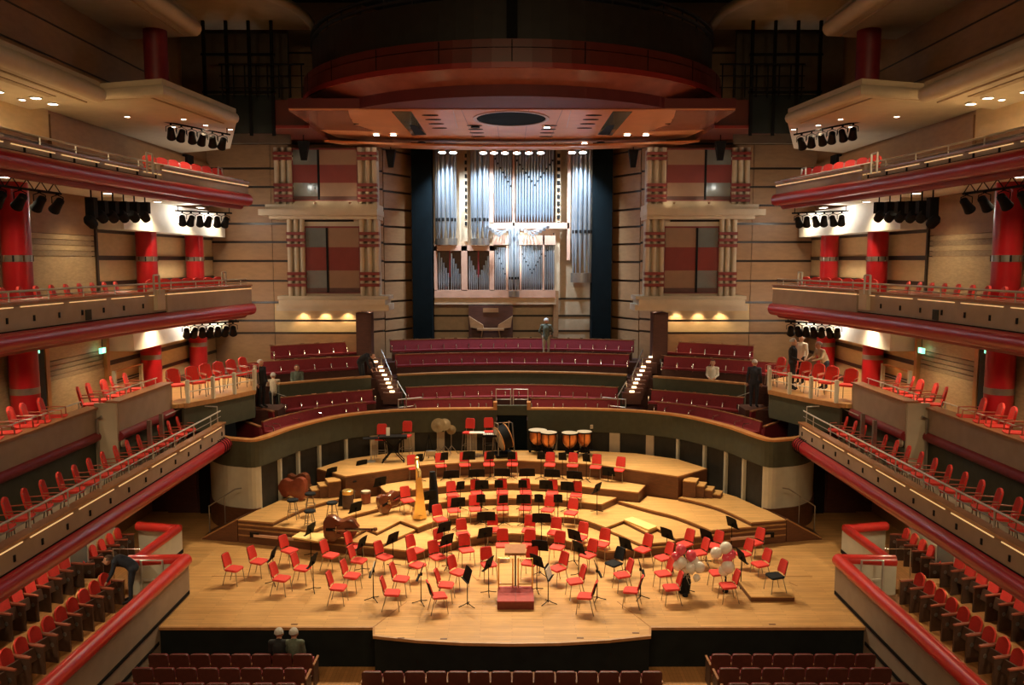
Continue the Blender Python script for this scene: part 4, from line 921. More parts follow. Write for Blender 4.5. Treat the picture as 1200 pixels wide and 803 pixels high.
def obar(x0, x1, y0, y1, m='organ_wood', nm='case_frame', d0=.0, d1=.35):
    MB().bx(ox(x0), ox(x1), OY + d0, OY + d1, oz(y1), oz(y0)).build(nm, m, org)
for a in ((508.6, 512, 288, 341), (540.5, 547.5, 288, 341), (573.5, 579, 288, 341), (508.6, 579, 287.5, 294), (508.6, 651, 340, 349), (574, 578.5, 165, 262), (571.5, 667, 261, 268), (578, 651, 276, 287), (664.5, 668, 165, 305), (600.6, 603.2, 165, 265), (593.2, 595.4, 288, 341), (609.2, 611, 288, 341), (636, 638, 276, 341)): obar(*a)
for (x0, x1) in ((526, 528), (559.6, 561.4)): obar(x0, x1, 292, 325, 'dark_red', 'case_post', .1, .2)
for x0 in (544, 652.5):
    obar(x0, x0 + 4, 168, 283 if x0 < 600 else 262, 'organ_oak', 'pipe_ladder', .1, .3)
    for k in range(11): obar(x0 - (0 if x0 > 600 else -1), x0 + 3.5, 180 + k * 8, 184.5 + k * 8, 'gap', 'ladder_notch', .05, .1)
obar(578, 651, 160, 262, 'seat_dark', 'gap_shade', .28, .34); obar(509, 650, 289, 341, 'seat_dark', 'gap_shade', .28, .34); obar(508.6, 652, 349, 357, 'organ_oak', 'case_base', .05, .5); obar(649, 655, 341, 395, 'panel_brown', 'case_side', .1, .7)  # dark sheets added behind the pipes, putting shade into the gaps
# horizontal trumpets fanning out above the lower case
for (xa, xb, xm) in ((572, 598, 590), (607, 641, 620)):
    for k in range(9):
        f = k / 8; x0 = ox(xm - 6 + 12 * f); x1 = ox(xa + (xb - xa) * f); z0 = oz(270); z1 = oz(267 + 9 * (1 - abs(2 * f - 1)))
        MB().tube([(x0, OY + .1, z0), (x1 * .7 + x0 * .3, OY - .5, z1), (x1, OY - .95, z1 - .02)], [.02, .03, .075], 8).build('trumpet', 'pipe_metal', org, True)
# console
con = thing('organ_console', 'dark timber organ console with curved terraces below the pipes', 'organ console', (ox(575), 36.3, 4.45), 0)
cz = 4.45; W = (ox(601) - ox(549)) / 2
MB().bx(-W, W, .3, .7, 0, oz(358) - cz).build('back_panel', 'dark_door', con)
MB().bx(-W * .35, W * .35, .26, .3, oz(366) - cz, oz(361) - cz).build('music_desk', 'panel_brown', con)
for s in (-1, 1):
    MB().slab([(s * W * .98, .28, oz(370) - cz), (s * W * .35, .28, oz(380) - cz), (s * W * .3, .28, oz(385) - cz), (s * W * .9, .28, oz(383) - cz)], (0, -.35, 0)).build('stop_jamb', 'panel_brown', con)
    MB().tube([(s * W * .35, 0, oz(384) - cz), (s * W * .55, -.1, .1)], .03, 6).build('bench_leg', 'panel_brown', con)
MB().bx(-W * .6, W * .6, -.2, .2, oz(385) - cz - .05, oz(384) - cz).build('bench', 'panel_brown', con)

# ================================================================ BAY WINDOWS beside the organ
for s in (-1, 1):
    by = 33.0
    def bX(px): return s * -P(px, 300, Y=by).x
    def bZ(py): return P(600, py, Y=by).z
    def blk(x0, x1, y0, y1, m, nm, par, d0=0, d1=1.0): return MB().bx(bX(x0), bX(x1), by + d0, by + d1, bZ(y1), bZ(y0)).build(nm, m, par)
    for lev, (yt, yb, xs, yw0, yw1) in enumerate(((256, 348, (336, 444), 267, 343), (172.5, 240, (323, 443), 175, 234))):
        bay = tag(blk(xs[0] + 4, xs[1] - 3, yt, yb, 'stone_beige', 'bay_window', None, .25, 1.2), '%s stone bay with red-banded shafts and tall window, %s of the organ' % (('lower', 'upper')[lev], SIDE[s]), 'bay window', 'organ bays')
        if lev == 0:
            for k, (dx, y0, y1, d) in enumerate(((14, 347, 351, -.15), (11, 351, 358, -.35), (15, 357, 364, -.25))): blk(xs[0] - dx + 3, xs[1] + dx - 3, y0, y1, 'stone_beige', 'ledge', bay, d, 1.2)
        else:
            for k, (dx, y0, y1, d) in enumerate(((16, 240, 246, -.3), (22, 246, 253, -.55), (12, 252, 257, -.3))): blk(xs[0] - dx + 8, xs[1] + dx * .1, y0, y1, 'stone_beige', 'ledge', bay, d, 1.2)
        shafts = (xs[0] + 3, xs[0] + 11, xs[0] + 18, xs[1] - 20, xs[1] - 11, xs[1] - 3)
        for x in shafts:
            MB().lathe([(.10, bZ(yb)), (.10, bZ(yt))], (bX(x), by + .12, 0), 12).build('shaft', 'stone_beige' if x in (shafts[0], shafts[-1]) else 'soffit', bay, True)
        for yy in ((272, 279.5, 286, 319, 325.5, 332.5) if lev == 0 else (215, 221, 228, 233, 178, 184)):
            blk(xs[0], xs[0] + 22, yy, yy + 3.6, 'window_red', 'red_band', bay, -.03, .3); blk(xs[1] - 23, xs[1], yy, yy + 3.6, 'window_red', 'red_band', bay, -.03, .3)
        xw0, xw1 = xs[0] + 22, xs[1] - 24; xm = xw0 + (xw1 - xw0) * .40
        wf = blk(xw0 - 2, xw1 + 2, yw0 - 2, yw1 + 1, 'dark_red', 'window_frame', bay, .18, .25)
        h = yw1 - yw0
        for (x0, x1, mats) in ((xw0, xm - 1.2, ('glass_grey', 'window_red', 'glass_grey')), (xm + 1.2, xw1, ('window_tan', 'window_red', 'window_tan'))):
            for j, m in enumerate(mats): blk(x0, x1, yw0 + h * (0, .30, .66)[j], yw0 + h * (.30, .66, .93)[j], m, 'pane', wf, .14, .18)
        blk(xw0, xw1, yw0 + h * .93, yw1, 'dark_door', 'sill', bay, .12, .2); blk(xm - 1.2, xm + 1.2, yw0, yw1, 'black_metal', 'mullion', wf, .1, .2)
        blk(xw0 - 2, xw1 - 6, yt + 1.5, yt + 3.5, 'gap', 'vent_slot', bay, .2, .26) if lev == 0 else None
    for k in range(4):   # wall-washers beneath the bay
        x = bX(346 + k * 27); z = bZ(364.5)
        down_light(x, by + .9, z, .06, '%s wall-washer from the hall side under the organ bay, %s' % (ORD[k].capitalize(), SIDE[s]), 'bay wall-washers', 55, WARM2, 110, (x, 34.2, z - 1.4))
    for k, (px, py) in enumerate(((369, 235), (410, 238))):   # small uplights on upper ledge
        q = P(px, py, Y=by - .35); t = tag(MB().lathe([(.05, 0), (.07, .08), (.06, .08), (.03, .02)], (0, 0, 0), 10).build('ledge_lamp', 'chrome', None, True), '%s small lamp on the upper bay ledge from the hall side, %s' % (ORD[k].capitalize(), SIDE[s]), 'lamp', 'ledge lamps')
        t.location = (s * -q.x, by - .35, bZ(240) + .0); MB().lathe([(.055, .07), (.055, .075)], (0, 0, 0), 10).build('lens', 'spot_glow', t)
        light('POINT', (s * -q.x, by - .4, bZ(240) + .14), 7, WARM, None, .05)

# ================================================================ UPPER SOFFITS AND CORNICES
for s in (-1, 1):
    def cornice(poly, z0, z1, front, label, r=.2, col='soffit'):
        t = tag(MB().prism(mir(poly, s), z0, z1).build('soffit_cornice', col), label, 'cornice', 'upper cornices')
        fp = mir(front, s); MB().tube([(x, y, z0 + r * .75) for x, y in fp], r, 12).build('rounded_edge', 'stone_beige', t, True)
        off = [(x + s * .35, y + (.1 if i else 0)) for i, (x, y) in enumerate(fp)]
        MB().tube([(x, y, z0 - .005) for x, y in off], .03, 5).build('shadow_groove', 'strip_oak', t)
        return t
    c1 = cornice([(-10.0, 6), (-10.0, 20.4), (-12.5, 21.6), (-12.5, 6)], 12.55, 13.0, [(-10.05, 6), (-10.05, 20.4)], 'long rounded cornice with downlights above the upper balcony, %s' % SIDE[s])
    MB().bx(s * 10.75, s * 10.95, 16.6, 19.8, 12.53, 12.55).build('vent_grille', 'strip_oak', c1)
    c2 = cornice([(-12.5, 21.8), (-8.55, 20.55), (-8.1, 24.6), (-10.2, 30.2), (-12.5, 31.5)], 12.72, 13.12, [(-11.7, 21.6), (-8.6, 20.6), (-8.15, 24.55)], 'angled soffit ledge with small downlights joining the canopy wing, %s' % SIDE[s], .16)
    c3_ = cornice([(-9.0, 6), (-9.0, 24.25), (-12.5, 24.9), (-12.5, 6)], 15.1, 15.6, [(-9.05, 6), (-9.05, 24.1)], 'topmost deep soffit wing under the dark ceiling, %s' % SIDE[s], .22)
    struct(MB().bx(s * 11.2, s * 12.5, 6, 27.6, 13.0, 15.1).build('wall_left' if s < 0 else 'wall_right', 'panel_brown'))
    for z in (13.6, 14.4): MB().bx(s * 11.17, s * 11.2, 6, 27.6, z, z + .03).build('panel_joint', 'dark_band', c2)
    struct(MB().bx(s * 8.4, s * 12.4, 31.6, 31.75, 13.1, 19).build('wall_left' if s < 0 else 'wall_right', 'chamber_wall'))
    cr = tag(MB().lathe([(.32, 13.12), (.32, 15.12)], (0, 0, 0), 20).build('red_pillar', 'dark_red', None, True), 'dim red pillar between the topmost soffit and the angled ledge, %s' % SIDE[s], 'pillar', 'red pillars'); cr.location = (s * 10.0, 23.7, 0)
    MB().lathe([(.33, 13.12), (.33, 13.5)], (0, 0, 0), 20).build('pale_base', 'stone_beige', cr, True)
    # dark steel frames of the reverberation chamber
    fr = thing('chamber_frame', 'dark steel and glass frame of the upper chamber opening, %s' % SIDE[s], 'steel frame', (0, 0, 0), 0, 'chamber frames')
    for x in (8.5, 9.3, 10.1, 10.9): MB().bx(s * x - .05, s * x + .05, 29.8, 29.9, 13.12, 18.9).build('stanchion', 'black_metal', fr)
    for z in (14.6, 15.9, 17.3): MB().bx(s * 8.4, s * 11.0, 29.8, 29.9, z, z + .08).build('transom', 'black_metal', fr)
    for x in (8.55, 9.35, 10.15): MB().bx(s * x, s * (x + .7), 29.86, 29.88, 13.2, 14.55).build('pane', 'glass_dark', fr)
    a = P(196, 113, Y=27); 
    MB().bx(s * 9.2, s * 9.9, 25.6, 25.68, 13.13, 13.17).build('sill_light', 'strip_glow', fr)
    for k, (px, py, z, pw) in enumerate(((0, 107, 12.55, 160), (26, 116, 12.55, 120), (42, 114, 12.55, 300), (62, 121, 12.55, 220))):
        q = P(px, py, Z=z); down_light(s * -q.x, q.y, z, .11 if k in (2, 3) else .07, '%s downlight from the stalls under the long cornice, %s' % (ORD[k].capitalize(), SIDE[s]), 'cornice downlights', pw, WARM)
    for k, (px, py) in enumerate(((149, 136), (215, 139), (241, 146), (203, 148), (270, 151))):
        q = P(px, py, Z=12.72); down_light(s * -q.x, q.y, 12.72, .07, '%s small downlight set into the angled ledge soffit, %s' % (ORD[k].capitalize(), SIDE[s]), 'ledge downlights', 70, WARM2)
for k, (px, py) in enumerate(((1146, 0), (1113, 19), (1078, 40))):
    q = P(px, py, Z=15.1); down_light(q.x, q.y, 15.1, .13, '%s bright downlight from the stalls under the topmost soffit, balloon side' % ORD[k].capitalize(), 'top soffit downlights', 250, WARM)

# ================================================================ STAGE FURNITURE
POD = Vector((.09, 20.3))
def rr2(w, d, r, n=4):
    pts = []
    for cx, cy, a0 in ((w - r, d - r, 0), (-w + r, d - r, 90), (-w + r, -d + r, 180), (w - r, -d + r, 270)):
        pts += [(cx + r * math.cos(R(a0 + 90 * i / n)), cy + r * math.sin(R(a0 + 90 * i / n))) for i in range(n + 1)]
    return pts
def stage_chair(seat_m='red_fabric', back_m='red_fabric'):
    t = thing('orchestra_chair', 'x', 'chair', (0, 0, 0), 0, 'x')
    b = MB(); base = rr2(.225, .215, .07); n = len(base)
    vs = [(x * .96, y * .96, .445 + .02 * (y < -.1) * -1) for x, y in base] + [(x, y, .47 - .018 * max(0, -y - .1) / .1) for x, y in base] + [(x * .93, y * .93, .495 - .018 * max(0, -y - .1) / .1) for x, y in base]
    b.add(vs, [tuple(range(n))[::-1], tuple(range(2 * n, 3 * n))] + [(k * n + i, k * n + (i + 1) % n, (k + 1) * n + (i + 1) % n, (k + 1) * n + i) for k in (0, 1) for i in range(n)]).build('seat', seat_m, t, True)
    def backp(y0, th, grow):
        vs = []; m = 6
        for i in range(m + 1):
            f = i / m; z = .54 - grow + (.36 + 2 * grow) * f; y = y0 + .085 * f + .02 * f * f; hw = (.195 - .02 * f + grow) * (1 if 0 < i < m else .90)
            vs += [(-hw, y - .02, z), (-hw * .4, y + .012, z), (hw * .4, y + .012, z), (hw, y - .02, z), (hw, y - .02 + th, z), (hw * .4, y + .012 + th, z), (-hw * .4, y + .012 + th, z), (-hw, y - .02 + th, z)]
        return MB().add(vs, [(i * 8 + j, i * 8 + (j + 1) % 8, (i + 1) * 8 + (j + 1) % 8, (i + 1) * 8 + j) for i in range(m) for j in range(8)] + [tuple(range(8))[::-1], tuple(range(m * 8, m * 8 + 8))])
    backp(.195, .03, 0).build('backrest', back_m, t, True)
    backp(.227, .010, .004).build('back_shell', 'black_cloth', t, True)
    for sx in (-1, 1):
        MB().tube([(sx * .19, -.16, .45), (sx * .215, -.215, 0)], .0125, 6).build('leg', 'grey_steel', t)
        MB().tube([(sx * .185, .15, .45), (sx * .21, .27, 0)], .0125, 6).build('leg', 'grey_steel', t)
        MB().tube([(sx * .19, .10, .445), (sx * .19, .205, .47), (sx * .175, .245, .62)], .0125, 6).build('back_strut', 'grey_steel', t, True)
    MB().tube([(-.19, -.14, .44), (-.19, .14, .44), (.19, .14, .44), (.19, -.14, .44)], .011, 5).build('seat_frame', 'grey_steel', t)
    return t
chair_red = stage_chair(); chair_used = {'red': False}
def face(x, y, px=POD.x, py=POD.y, jit=0): dx, dy = px - x, py - y; return math.atan2(dx, -dy) + R(jit)
def put_chair(x, y, z, rz, label, grp):
    if not chair_used['red']:
        chair_used['red'] = True; o = chair_red; o.location = (x, y, z); o.rotation_euler = (0, 0, rz); o['label'] = label; o['group'] = grp; o.scale = (.9,) * 3; return o
    return dup(chair_red, (x, y, z), rz, label, grp, .9)
floor_ch = [(275, 684), (304, 675), (339.6, 661.5), (330.6, 696), (355, 683.5), (388, 667.6), (397, 707), (413, 692.5), (421, 674), (416, 657), (450.7, 669.7), (460, 713.5), (470.6, 696.5), (489.5, 679.6), (487.5, 661.7), (514.4, 717), (523, 704), (537.4, 688.5), (513, 669.6), (519, 653.7), (546.8, 661), (542.8, 641.7), (578, 636), (619.4, 637), (589, 655), (619, 655.7), (572.7, 678.6), (620.5, 677),
            (649.5, 639.8), (653, 657.7), (653.5, 683.6), (679.4, 645.7), (688.7, 667.6), (705, 654), (673.4, 699.5), (685.7, 717.5), (728.6, 691.6), (739.5, 710.5), (753, 660.7), (776.6, 670.7), (776.6, 690), (786, 707), (802, 654), (818.4, 664.6), (836, 656), (840, 689), (852.4, 704.7), (870, 666), (884, 652), (890, 678.5)]
pts = []
for px, py in floor_ch: q = P(px, py, Z=0); pts.append((q.x, q.y, (Vector((q.x, q.y)) - POD).length))
for s in (-1, 1):
    sel = sorted([p for p in pts if (p[0] < .09) == (s < 0)], key=lambda p: p[2])
    for k, (x, y, d) in enumerate(sel):
        back = y > 23.3
        put_chair(x, y, 0, face(x, y, jit=rng.uniform(-9, 9)), 'red orchestra chair on the stage floor, %s nearest the conductor podium, %s' % (ORD[k], SIDE[s]), 'floor orchestra chairs')
rows_ch = {(Z1, 'lowest riser'): [(516, 624), (532, 613), (557, 611.5), (589, 610.5), (615.5, 610.5), (642, 612.5), (669, 616)],
           (Z2, 'second riser'): [(477.6, 601), (531, 594.5), (559, 591.8), (588.6, 591), (616, 591), (647.4, 592.3), (675, 594.5)],
           (CC4, 'fourth riser'): [(485, 560.5), (517, 558), (545, 557), (573, 556.5), (600.5, 556.5), (644, 557), (670.7, 557.7), (697.6, 559.7), (724.5, 563)]}
for (z, nm), L in rows_ch.items():
    for k, (px, py) in enumerate(L):
        q = P(px, py, Z=z); q.y -= .12 if z == CC4 else 0; put_chair(q.x, q.y, z, face(q.x, q.y, jit=rng.uniform(-7, 7)), 'red orchestra chair on the %s, %s from the harp end' % (nm, ORD[k]), nm + ' chairs')
blk_ch = stage_chair('black_cloth', 'black_cloth'); q = P(719, 677.6, Z=0); blk_ch.scale = (.9,) * 3; blk_ch.location = q; blk_ch.rotation_euler = (0, 0, face(q.x, q.y, jit=8))
tag(blk_ch, 'all-black orchestra chair among the red ones near the balloons', 'chair', 'floor orchestra chairs')
ch2 = stage_chair('black_cloth', 'red_fabric'); q = P(907.4, 693, Z=.13); ch2.scale = (.9,) * 3; ch2.location = (q.x, q.y, .13); ch2.rotation_euler = (0, 0, face(q.x, q.y, jit=10))
tag(ch2, 'black-seated chair with dark red back on the low platform', 'chair', 'floor orchestra chairs')

# ---- music stands
def music_stand(w=.25, h=.17, paper=False):
    t = thing('music_stand', 'x', 'music stand', (0, 0, 0), 0, 'x')
    for k in range(3):
        a = R(90 + 120 * k); MB().tube([(0, 0, .10), (.12 * math.cos(a), .12 * math.sin(a), .05), (.27 * math.cos(a), .27 * math.sin(a), .012)], .013, 6).build('foot', 'black_metal', t)
    MB().tube([(0, 0, .04), (0, 0, .50), (0, 0, .88)], [.016, .014, .010], 8).build('pole', 'black_metal', t)
    tl = R(-28); D = MB()
    # desk faces +Y (the player) and leans back
    mt = Matrix.Rotation(R(17), 3, 'X'); c = Vector((0, 0, .96)); n = 4; vs = []
    for th in (0, -.012):
        for zz in (-h, h):
            for i in range(n + 1):
                f = -1 + 2 * i / n; vs.append(c + mt @ Vector((f * w * (1 if zz < 0 else .93), th, zz + (.02 * (1 - f * f) if zz > 0 else 0))))
    m = n + 1; fs = []
    for i in range(n):
        fs += [(i, i + 1, m + i + 1, m + i), (2 * m + i, 3 * m + i, 3 * m + i + 1, 2 * m + i + 1), (i, 2 * m + i, 2 * m + i + 1, i + 1), (m + i, m + i + 1, 3 * m + i + 1, 3 * m + i)]
    fs += [(0, m, 3 * m, 2 * m), (n, 2 * m + n, 3 * m + n, m + n)]
    D.add(vs, fs).build('desk', 'black_metal', t); dk = t.children[-1] if False else [o for o in C.objects if o.parent == t and o.name.startswith('desk')][0]
    q = c + mt @ Vector((0, .03, -h)); MB().box(q, (2 * w, .06, .012), 0, R(17)).build('ledge', 'black_metal', dk)
    MB().box((0, -.02, .89), (.05, .05, .08)).build('desk_joint', 'black_metal', t)
    if paper:
        q = c + mt @ Vector((0, .012, -.01)); MB().box(q, (w * 1.7, .012, h * 1.6), 0, R(17)).build('sheet_music', 'paper', dk)
    return t
ms = {'s': music_stand(.17, .17), 'n': music_stand(.27, .19), 'p': music_stand(.27, .19, True), 'w': music_stand(.34, .18)}; msu = set()
def put_ms(kind, x, y, z, rz, label, grp, sc=1.0):
    sc *= .87
    if kind not in msu:
        msu.add(kind); o = ms[kind]; o.location = (x, y, z); o.rotation_euler = (0, 0, rz); o['label'] = label; o['group'] = grp; o.scale = (sc,) * 3; return o
    return dup(ms[kind], (x, y, z), rz, label, grp, sc)
floor_ms = [(320.7, 684.5, 'n'), (367.5, 692.5, 'n'), (364.5, 652, 'n'), (437.7, 703.5, 'p'), (493.5, 707.5, 'n'), (460.6, 664, 'n'), (424.8, 669.7, 'n'), (524, 666, 'n'), (521, 650, 'n'), (547.8, 710.4, 'n'), (572.7, 696.5, 'n'), (568.7, 657, 'n'), (569.7, 636, 'w'), (632.4, 673.6, 'n'), (629, 693, 'n'), (634.4, 638, 'w'), (642.3, 707.5, 'p'), (699.7, 703.5, 'n'), (678, 676, 'n'), (672.8, 660, 'n'), (732.5, 671, 'n'), (750.5, 701.5, 'n'), (781, 658, 'n'), (827, 660, 'n'), (857, 644, 'n'), (868, 687, 'n'), (803.6, 694, 'n')]
pts = []
for px, py, k in floor_ms: q = P(px, py, Z=0); pts.append((q.x, q.y, (Vector((q.x, q.y)) - POD).length, k))
for s in (-1, 1):
    sel = sorted([p for p in pts if (p[0] < .09) == (s < 0)], key=lambda p: p[2])
    for k, (x, y, d, kd) in enumerate(sel):
        put_ms(kd, x, y, 0, face(x, y, jit=rng.uniform(-10, 10)), '%s music stand on the stage floor, %s nearest the conductor podium, %s' % ('paper-topped black' if kd == 'p' else 'slim black', ORD[k], SIDE[s]), 'floor music stands', 1.0)
rows_ms = {(Z1, 'lowest riser', 'n'): [(503.5, 610), (537, 619), (563.7, 614), (590, 615), (613.5, 615), (631.4, 614), (653.8, 614)],
           (Z2, 'second riser', 'n'): [(539.8, 598), (564.7, 597), (584.6, 596), (612.5, 596), (639.8, 597), (664.7, 599), (446, 593), (417.5, 626)],
           (CC3, 'third riser', 'w'): [(529, 583), (558.7, 581.5), (588.6, 580.5), (617.5, 580.5), (647, 581.5), (673, 584)],
           (CC4, 'fourth riser', 'n'): [(491.5, 564), (521, 562), (549.7, 561), (574.6, 561), (599.5, 561), (634, 561), (659, 562), (687, 564)]}
for (z, nm, kd), L in rows_ms.items():
    L = sorted(L); NR = (563.7, 590, 631.4, 653.8, 584.6, 612.5, 539.8, 491.5, 521, 574.6, 599.5, 634, 659, 687)
    for k, (px, py) in enumerate(L):
        q = P(px, py, Z=z); put_ms('s' if px in NR else kd, q.x, q.y, z, face(q.x, q.y, jit=rng.uniform(-9, 9)), '%s music stand on the %s, %s from the bass end' % ('wide-desked black' if kd == 'w' else ('narrow-desked black' if px in NR else 'slim black'), nm, ORD[k]), nm + ' music stands', 1.0 if kd == 'n' else .95)
for px, py, lab in ((712.5, 580, 'slim black music stand beyond the last brass chair'), (699.6, 601, 'black music stand turned edge-on beside the riser corner')):
    q = P(px, py, Z=Z2); put_ms('n', q.x, q.y, Z2, face(q.x, q.y, jit=80 if px < 705 else 0), lab, 'second riser music stands')
for px, py, lab in ((389, 581, 'slim black music stand near the bass stools'), (424, 571, 'slim black music stand by the piano stool below the steps')):
    q = P(px, py, Z=Z3); put_ms('n', q.x, q.y, Z3, face(q.x, q.y, jit=10), lab, 'wing riser music stands')

# ---- conductor's podium, desk
pd = thing('conductor_podium', 'red-carpeted conductor podium with brass rails', 'podium', (.09, 19.72, 0), 0)
MB().bx(-.46, .46, 0, .95, 0, .19).build('base', 'podium_side', pd); MB().bx(-.46, .46, 0, .95, .19, .215).build('carpet', 'podium_red', pd)
for x in (-.02, ): MB().bx(-.008, .008, -.004, .95, .19, .218).build('joint', 'podium_side', pd)
for s in (-1, 1): MB().tube([(s * .44, .88, .2), (s * .44, .88, 1.0), (s * .07, .88, 1.0), (s * .07, .88, .2)], .020, 8).build('brass_rail', 'gold', pd, True); MB().tube([(s * .44, .88, .3), (s * .07, .88, .3)], .016, 6).build('lower_rail', 'gold', pd, True); MB().tube([(s * .44, .05, .2), (s * .44, .05, .95), (s * .44, .88, 1.0)], .013, 8).build('side_rail', 'brass', pd, True) if False else None
cdk = thing('conductor_desk', 'wooden conductor desk on a single black post behind the podium', 'desk', (.09, 20.95, 0), 0)
MB().tube([(0, 0, 0), (0, 0, 1.05)], .022, 8).build('post', 'black_metal', cdk); MB().lathe([(.25, 0), (.25, .02), (.03, .05)], (0, 0, 0), 16).build('foot', 'black_metal', cdk)
MB().box((0, 0, 1.12), (.56, .42, .03), 0, R(14)).build('desk_top', 'desk_wood', cdk); MB().box((0, -.20, 1.04), (.56, .03, .05)).build('desk_lip', 'cap_wood', cdk)
for (px, py, rz, z) in ((556, 676, .4, 0), (607, 642, 1.5, 0)):
    q = P(px, py, Z=0); t = tag(MB().box((0, 0, .008), (.07, .55, .012)).build('floor_marker', 'seat_wood'), 'pale wooden strip lying on the stage %s' % ('beside a violin chair' if px < 600 else 'behind the conductor desk'), 'strip'); t.location = q; t.rotation_euler = (0, 0, rz)

# ---- round black stools
def stool(h=.62):
    t = thing('bass_stool', 'x', 'stool', (0, 0, 0), 0, 'bass players stools')
    MB().lathe([(.10, h - .07), (.17, h - .06), (.18, h - .03), (.165, h), (.02, h + .005)], (0, 0, 0), 16).build('seat', 'black_cloth', t, True)
    for k in range(4): a = R(45 + 90 * k); MB().tube([(.10 * math.cos(a), .10 * math.sin(a), h - .06), (.21 * math.cos(a), .21 * math.sin(a), 0)], .014, 6).build('leg', 'grey_steel', t)
    MB().tube([(.16 * math.cos(R(30 * k)), .16 * math.sin(R(30 * k)), .25) for k in range(12)], .010, 5, True).build('foot_ring', 'grey_steel', t)
    return t
st0 = stool()
for k, (px, py, z, lab) in enumerate(((343.6, 608, Z4, 'nearest the pair of lying basses'), (364, 600, Z4, 'below the short step flight'), (363.5, 621, Z2, 'beside the large lying bass'), (389.5, 611, Z3, 'behind the large lying bass'), (414, 583, Z3, 'by the tall music stand'))):
    q = P(px, py, Z=z); L = 'round black stool on steel legs %s' % lab
    if k == 0: st0.location = q; st0['label'] = L
    else: dup(st0, q, .3 * k, L, 'bass players stools')

# ---- double basses and cello (outline extruded, ribs, neck, scroll)
def bass(L, m, label, loc, rot, name='double_bass', cat='double bass'):
    t = thing(name, label, cat, loc, 0, 'string instruments'); t.rotation_euler = rot
    half = [(0, 0), (.18, .01), (.28, .06), (.325, .16), (.31, .27), (.235, .37), (.205, .45), (.215, .53), (.25, .60), (.255, .68), (.20, .76), (.09, .83), (.045, .87)]
    pr = [(x, y) for x, y in half] + [(-x, y) for x, y in half[::-1] if x > 0]
    smooth_ = [Vector((x, y, 0)) for x, y in pr]; k = L / 1.0
    n = len(pr); vs = []
    for z, sc in ((-.10, .90), (-.085, 1), (.085, 1), (.115, .88)): vs += [((x * sc) * k, (.43 + (y - .43) * sc) * k, z * k) for x, y in pr]
    MB().add(vs, [tuple(range(n))[::-1], tuple(range(3 * n, 4 * n))] + [(j * n + i, j * n + (i + 1) % n, (j + 1) * n + (i + 1) % n, (j + 1) * n + i) for j in range(3) for i in range(n)]).build('body', m, t, True)
    MB().box((0, 1.02 * k, .10 * k), (.055 * k, .42 * k, .05 * k)).build('neck', m, t)
    MB().box((0, .88 * k, .135 * k), (.06 * k, .68 * k, .02 * k)).build('fingerboard', 'black_metal', t)
    MB().lathe([(.045 * k, -.035 * k), (.06 * k, 0), (.045 * k, .035 * k)], (0, 1.28 * k, .08 * k), 12, Matrix.Rotation(PI/2, 3, 'Y')).build('scroll', m, t, True)
    MB().box((0, .34 * k, .16 * k), (.15 * k, .012 * k, .09 * k)).build('bridge', 'seat_wood', t); MB().box((0, .19 * k, .13 * k), (.07 * k, .22 * k, .02 * k)).build('tailpiece', 'black_metal', t)
    MB().tube([(0, -.12 * k, 0), (0, .02, 0)], .012, 6).build('endpin', 'chrome', t)
    for i in range(4): x = (-.02 + .0133 * i) * k; MB().tube([(x, .26 * k, .15 * k), (x, .34 * k, .205 * k), (x * .6, 1.2 * k, .15 * k)], .0025 * k, 4).build('string', 'chrome', t)
    for sx in (-1, 1): MB().tube([(sx * .11 * k, .30 * k, .118 * k), (sx * .085 * k, .36 * k, .119 * k), (sx * .11 * k, .43 * k, .118 * k)], .008 * k, 4).build('sound_hole', 'gap', t)
    return t
q = P(391, 634, Z=Z2)
bass(1.20, 'bass_brown', 'large brown double bass lying on its side by the pale board', (q.x - .3, q.y + .1, Z2 + .36), (R(96), R(90), R(5)))
q = P(352, 589, Z=Z4)
bass(1.20, 'bass_red', 'reddish double bass lying behind the first stool, neck towards the ramp', (q.x + .15, q.y + .25, Z4 + .38), (R(92), R(90), R(165)))
bass(1.20, 'bass_brown', 'dark double bass lying on its side against the choir wall', (q.x + .1, q.y + .80, Z4 + .38), (R(92), R(90), R(160)))
q = P(452, 606, Z=Z2); bass(1.0, 'bass_brown', 'dark brown double bass lying beside the harp, body towards the hall', (q.x - .25, q.y + .15, Z2 + .30), (R(70), R(75), R(25)))
# instrument trunk and small drum of the bass corner
q = P(429, 594, Z=Z2); t = tag(MB().lathe([(.15, 0), (.16, .03), (.16, .50), (.15, .53)], (0, 0, 0), 16).build('tall_drum', 'bass_red', None, True), 'tall reddish wooden drum with pale top near the harp', 'drum'); t.location = (q.x, q.y, Z2)
MB().lathe([(.15, .53), (.15, .545)], (0, 0, 0), 16).build('drum_head', 'drum_skin', t); MB().lathe([(.168, .48), (.168, .52)], (0, 0, 0), 16).build('hoop', 'grey_steel', t)
q = P(408, 600, Z=Z2); t = tag(MB().lathe([(.17, 0), (.18, .04), (.18, .60), (.17, .62)], (0, 0, 0), 16).build('instrument_case', 'seat_dark', None, True), 'upright dark instrument case with shiny gold lid', 'case'); t.location = (q.x, q.y, Z2)
MB().lathe([(.185, .60), (.185, .72), (.16, .74)], (0, 0, 0), 16).build('lid', 'gold', t, True)
q = P(401, 597, Z=Z2); t = tag(MB().add([(-.14, -.12, 0), (.14, -.12, 0), (.14, .12, 0), (-.14, .12, 0), (-.05, -.05, .62), (.05, -.05, .62), (.05, .05, .62), (-.05, .05, .62)], [(3, 2, 1, 0), (4, 5, 6, 7), (0, 1, 5, 4), (1, 2, 6, 5), (2, 3, 7, 6), (3, 0, 4, 7)]).build('instrument_bag', 'black_cloth'), 'black tapered instrument bag standing beside the gold-lidded case', 'bag'); t.location = (q.x, q.y, Z2)
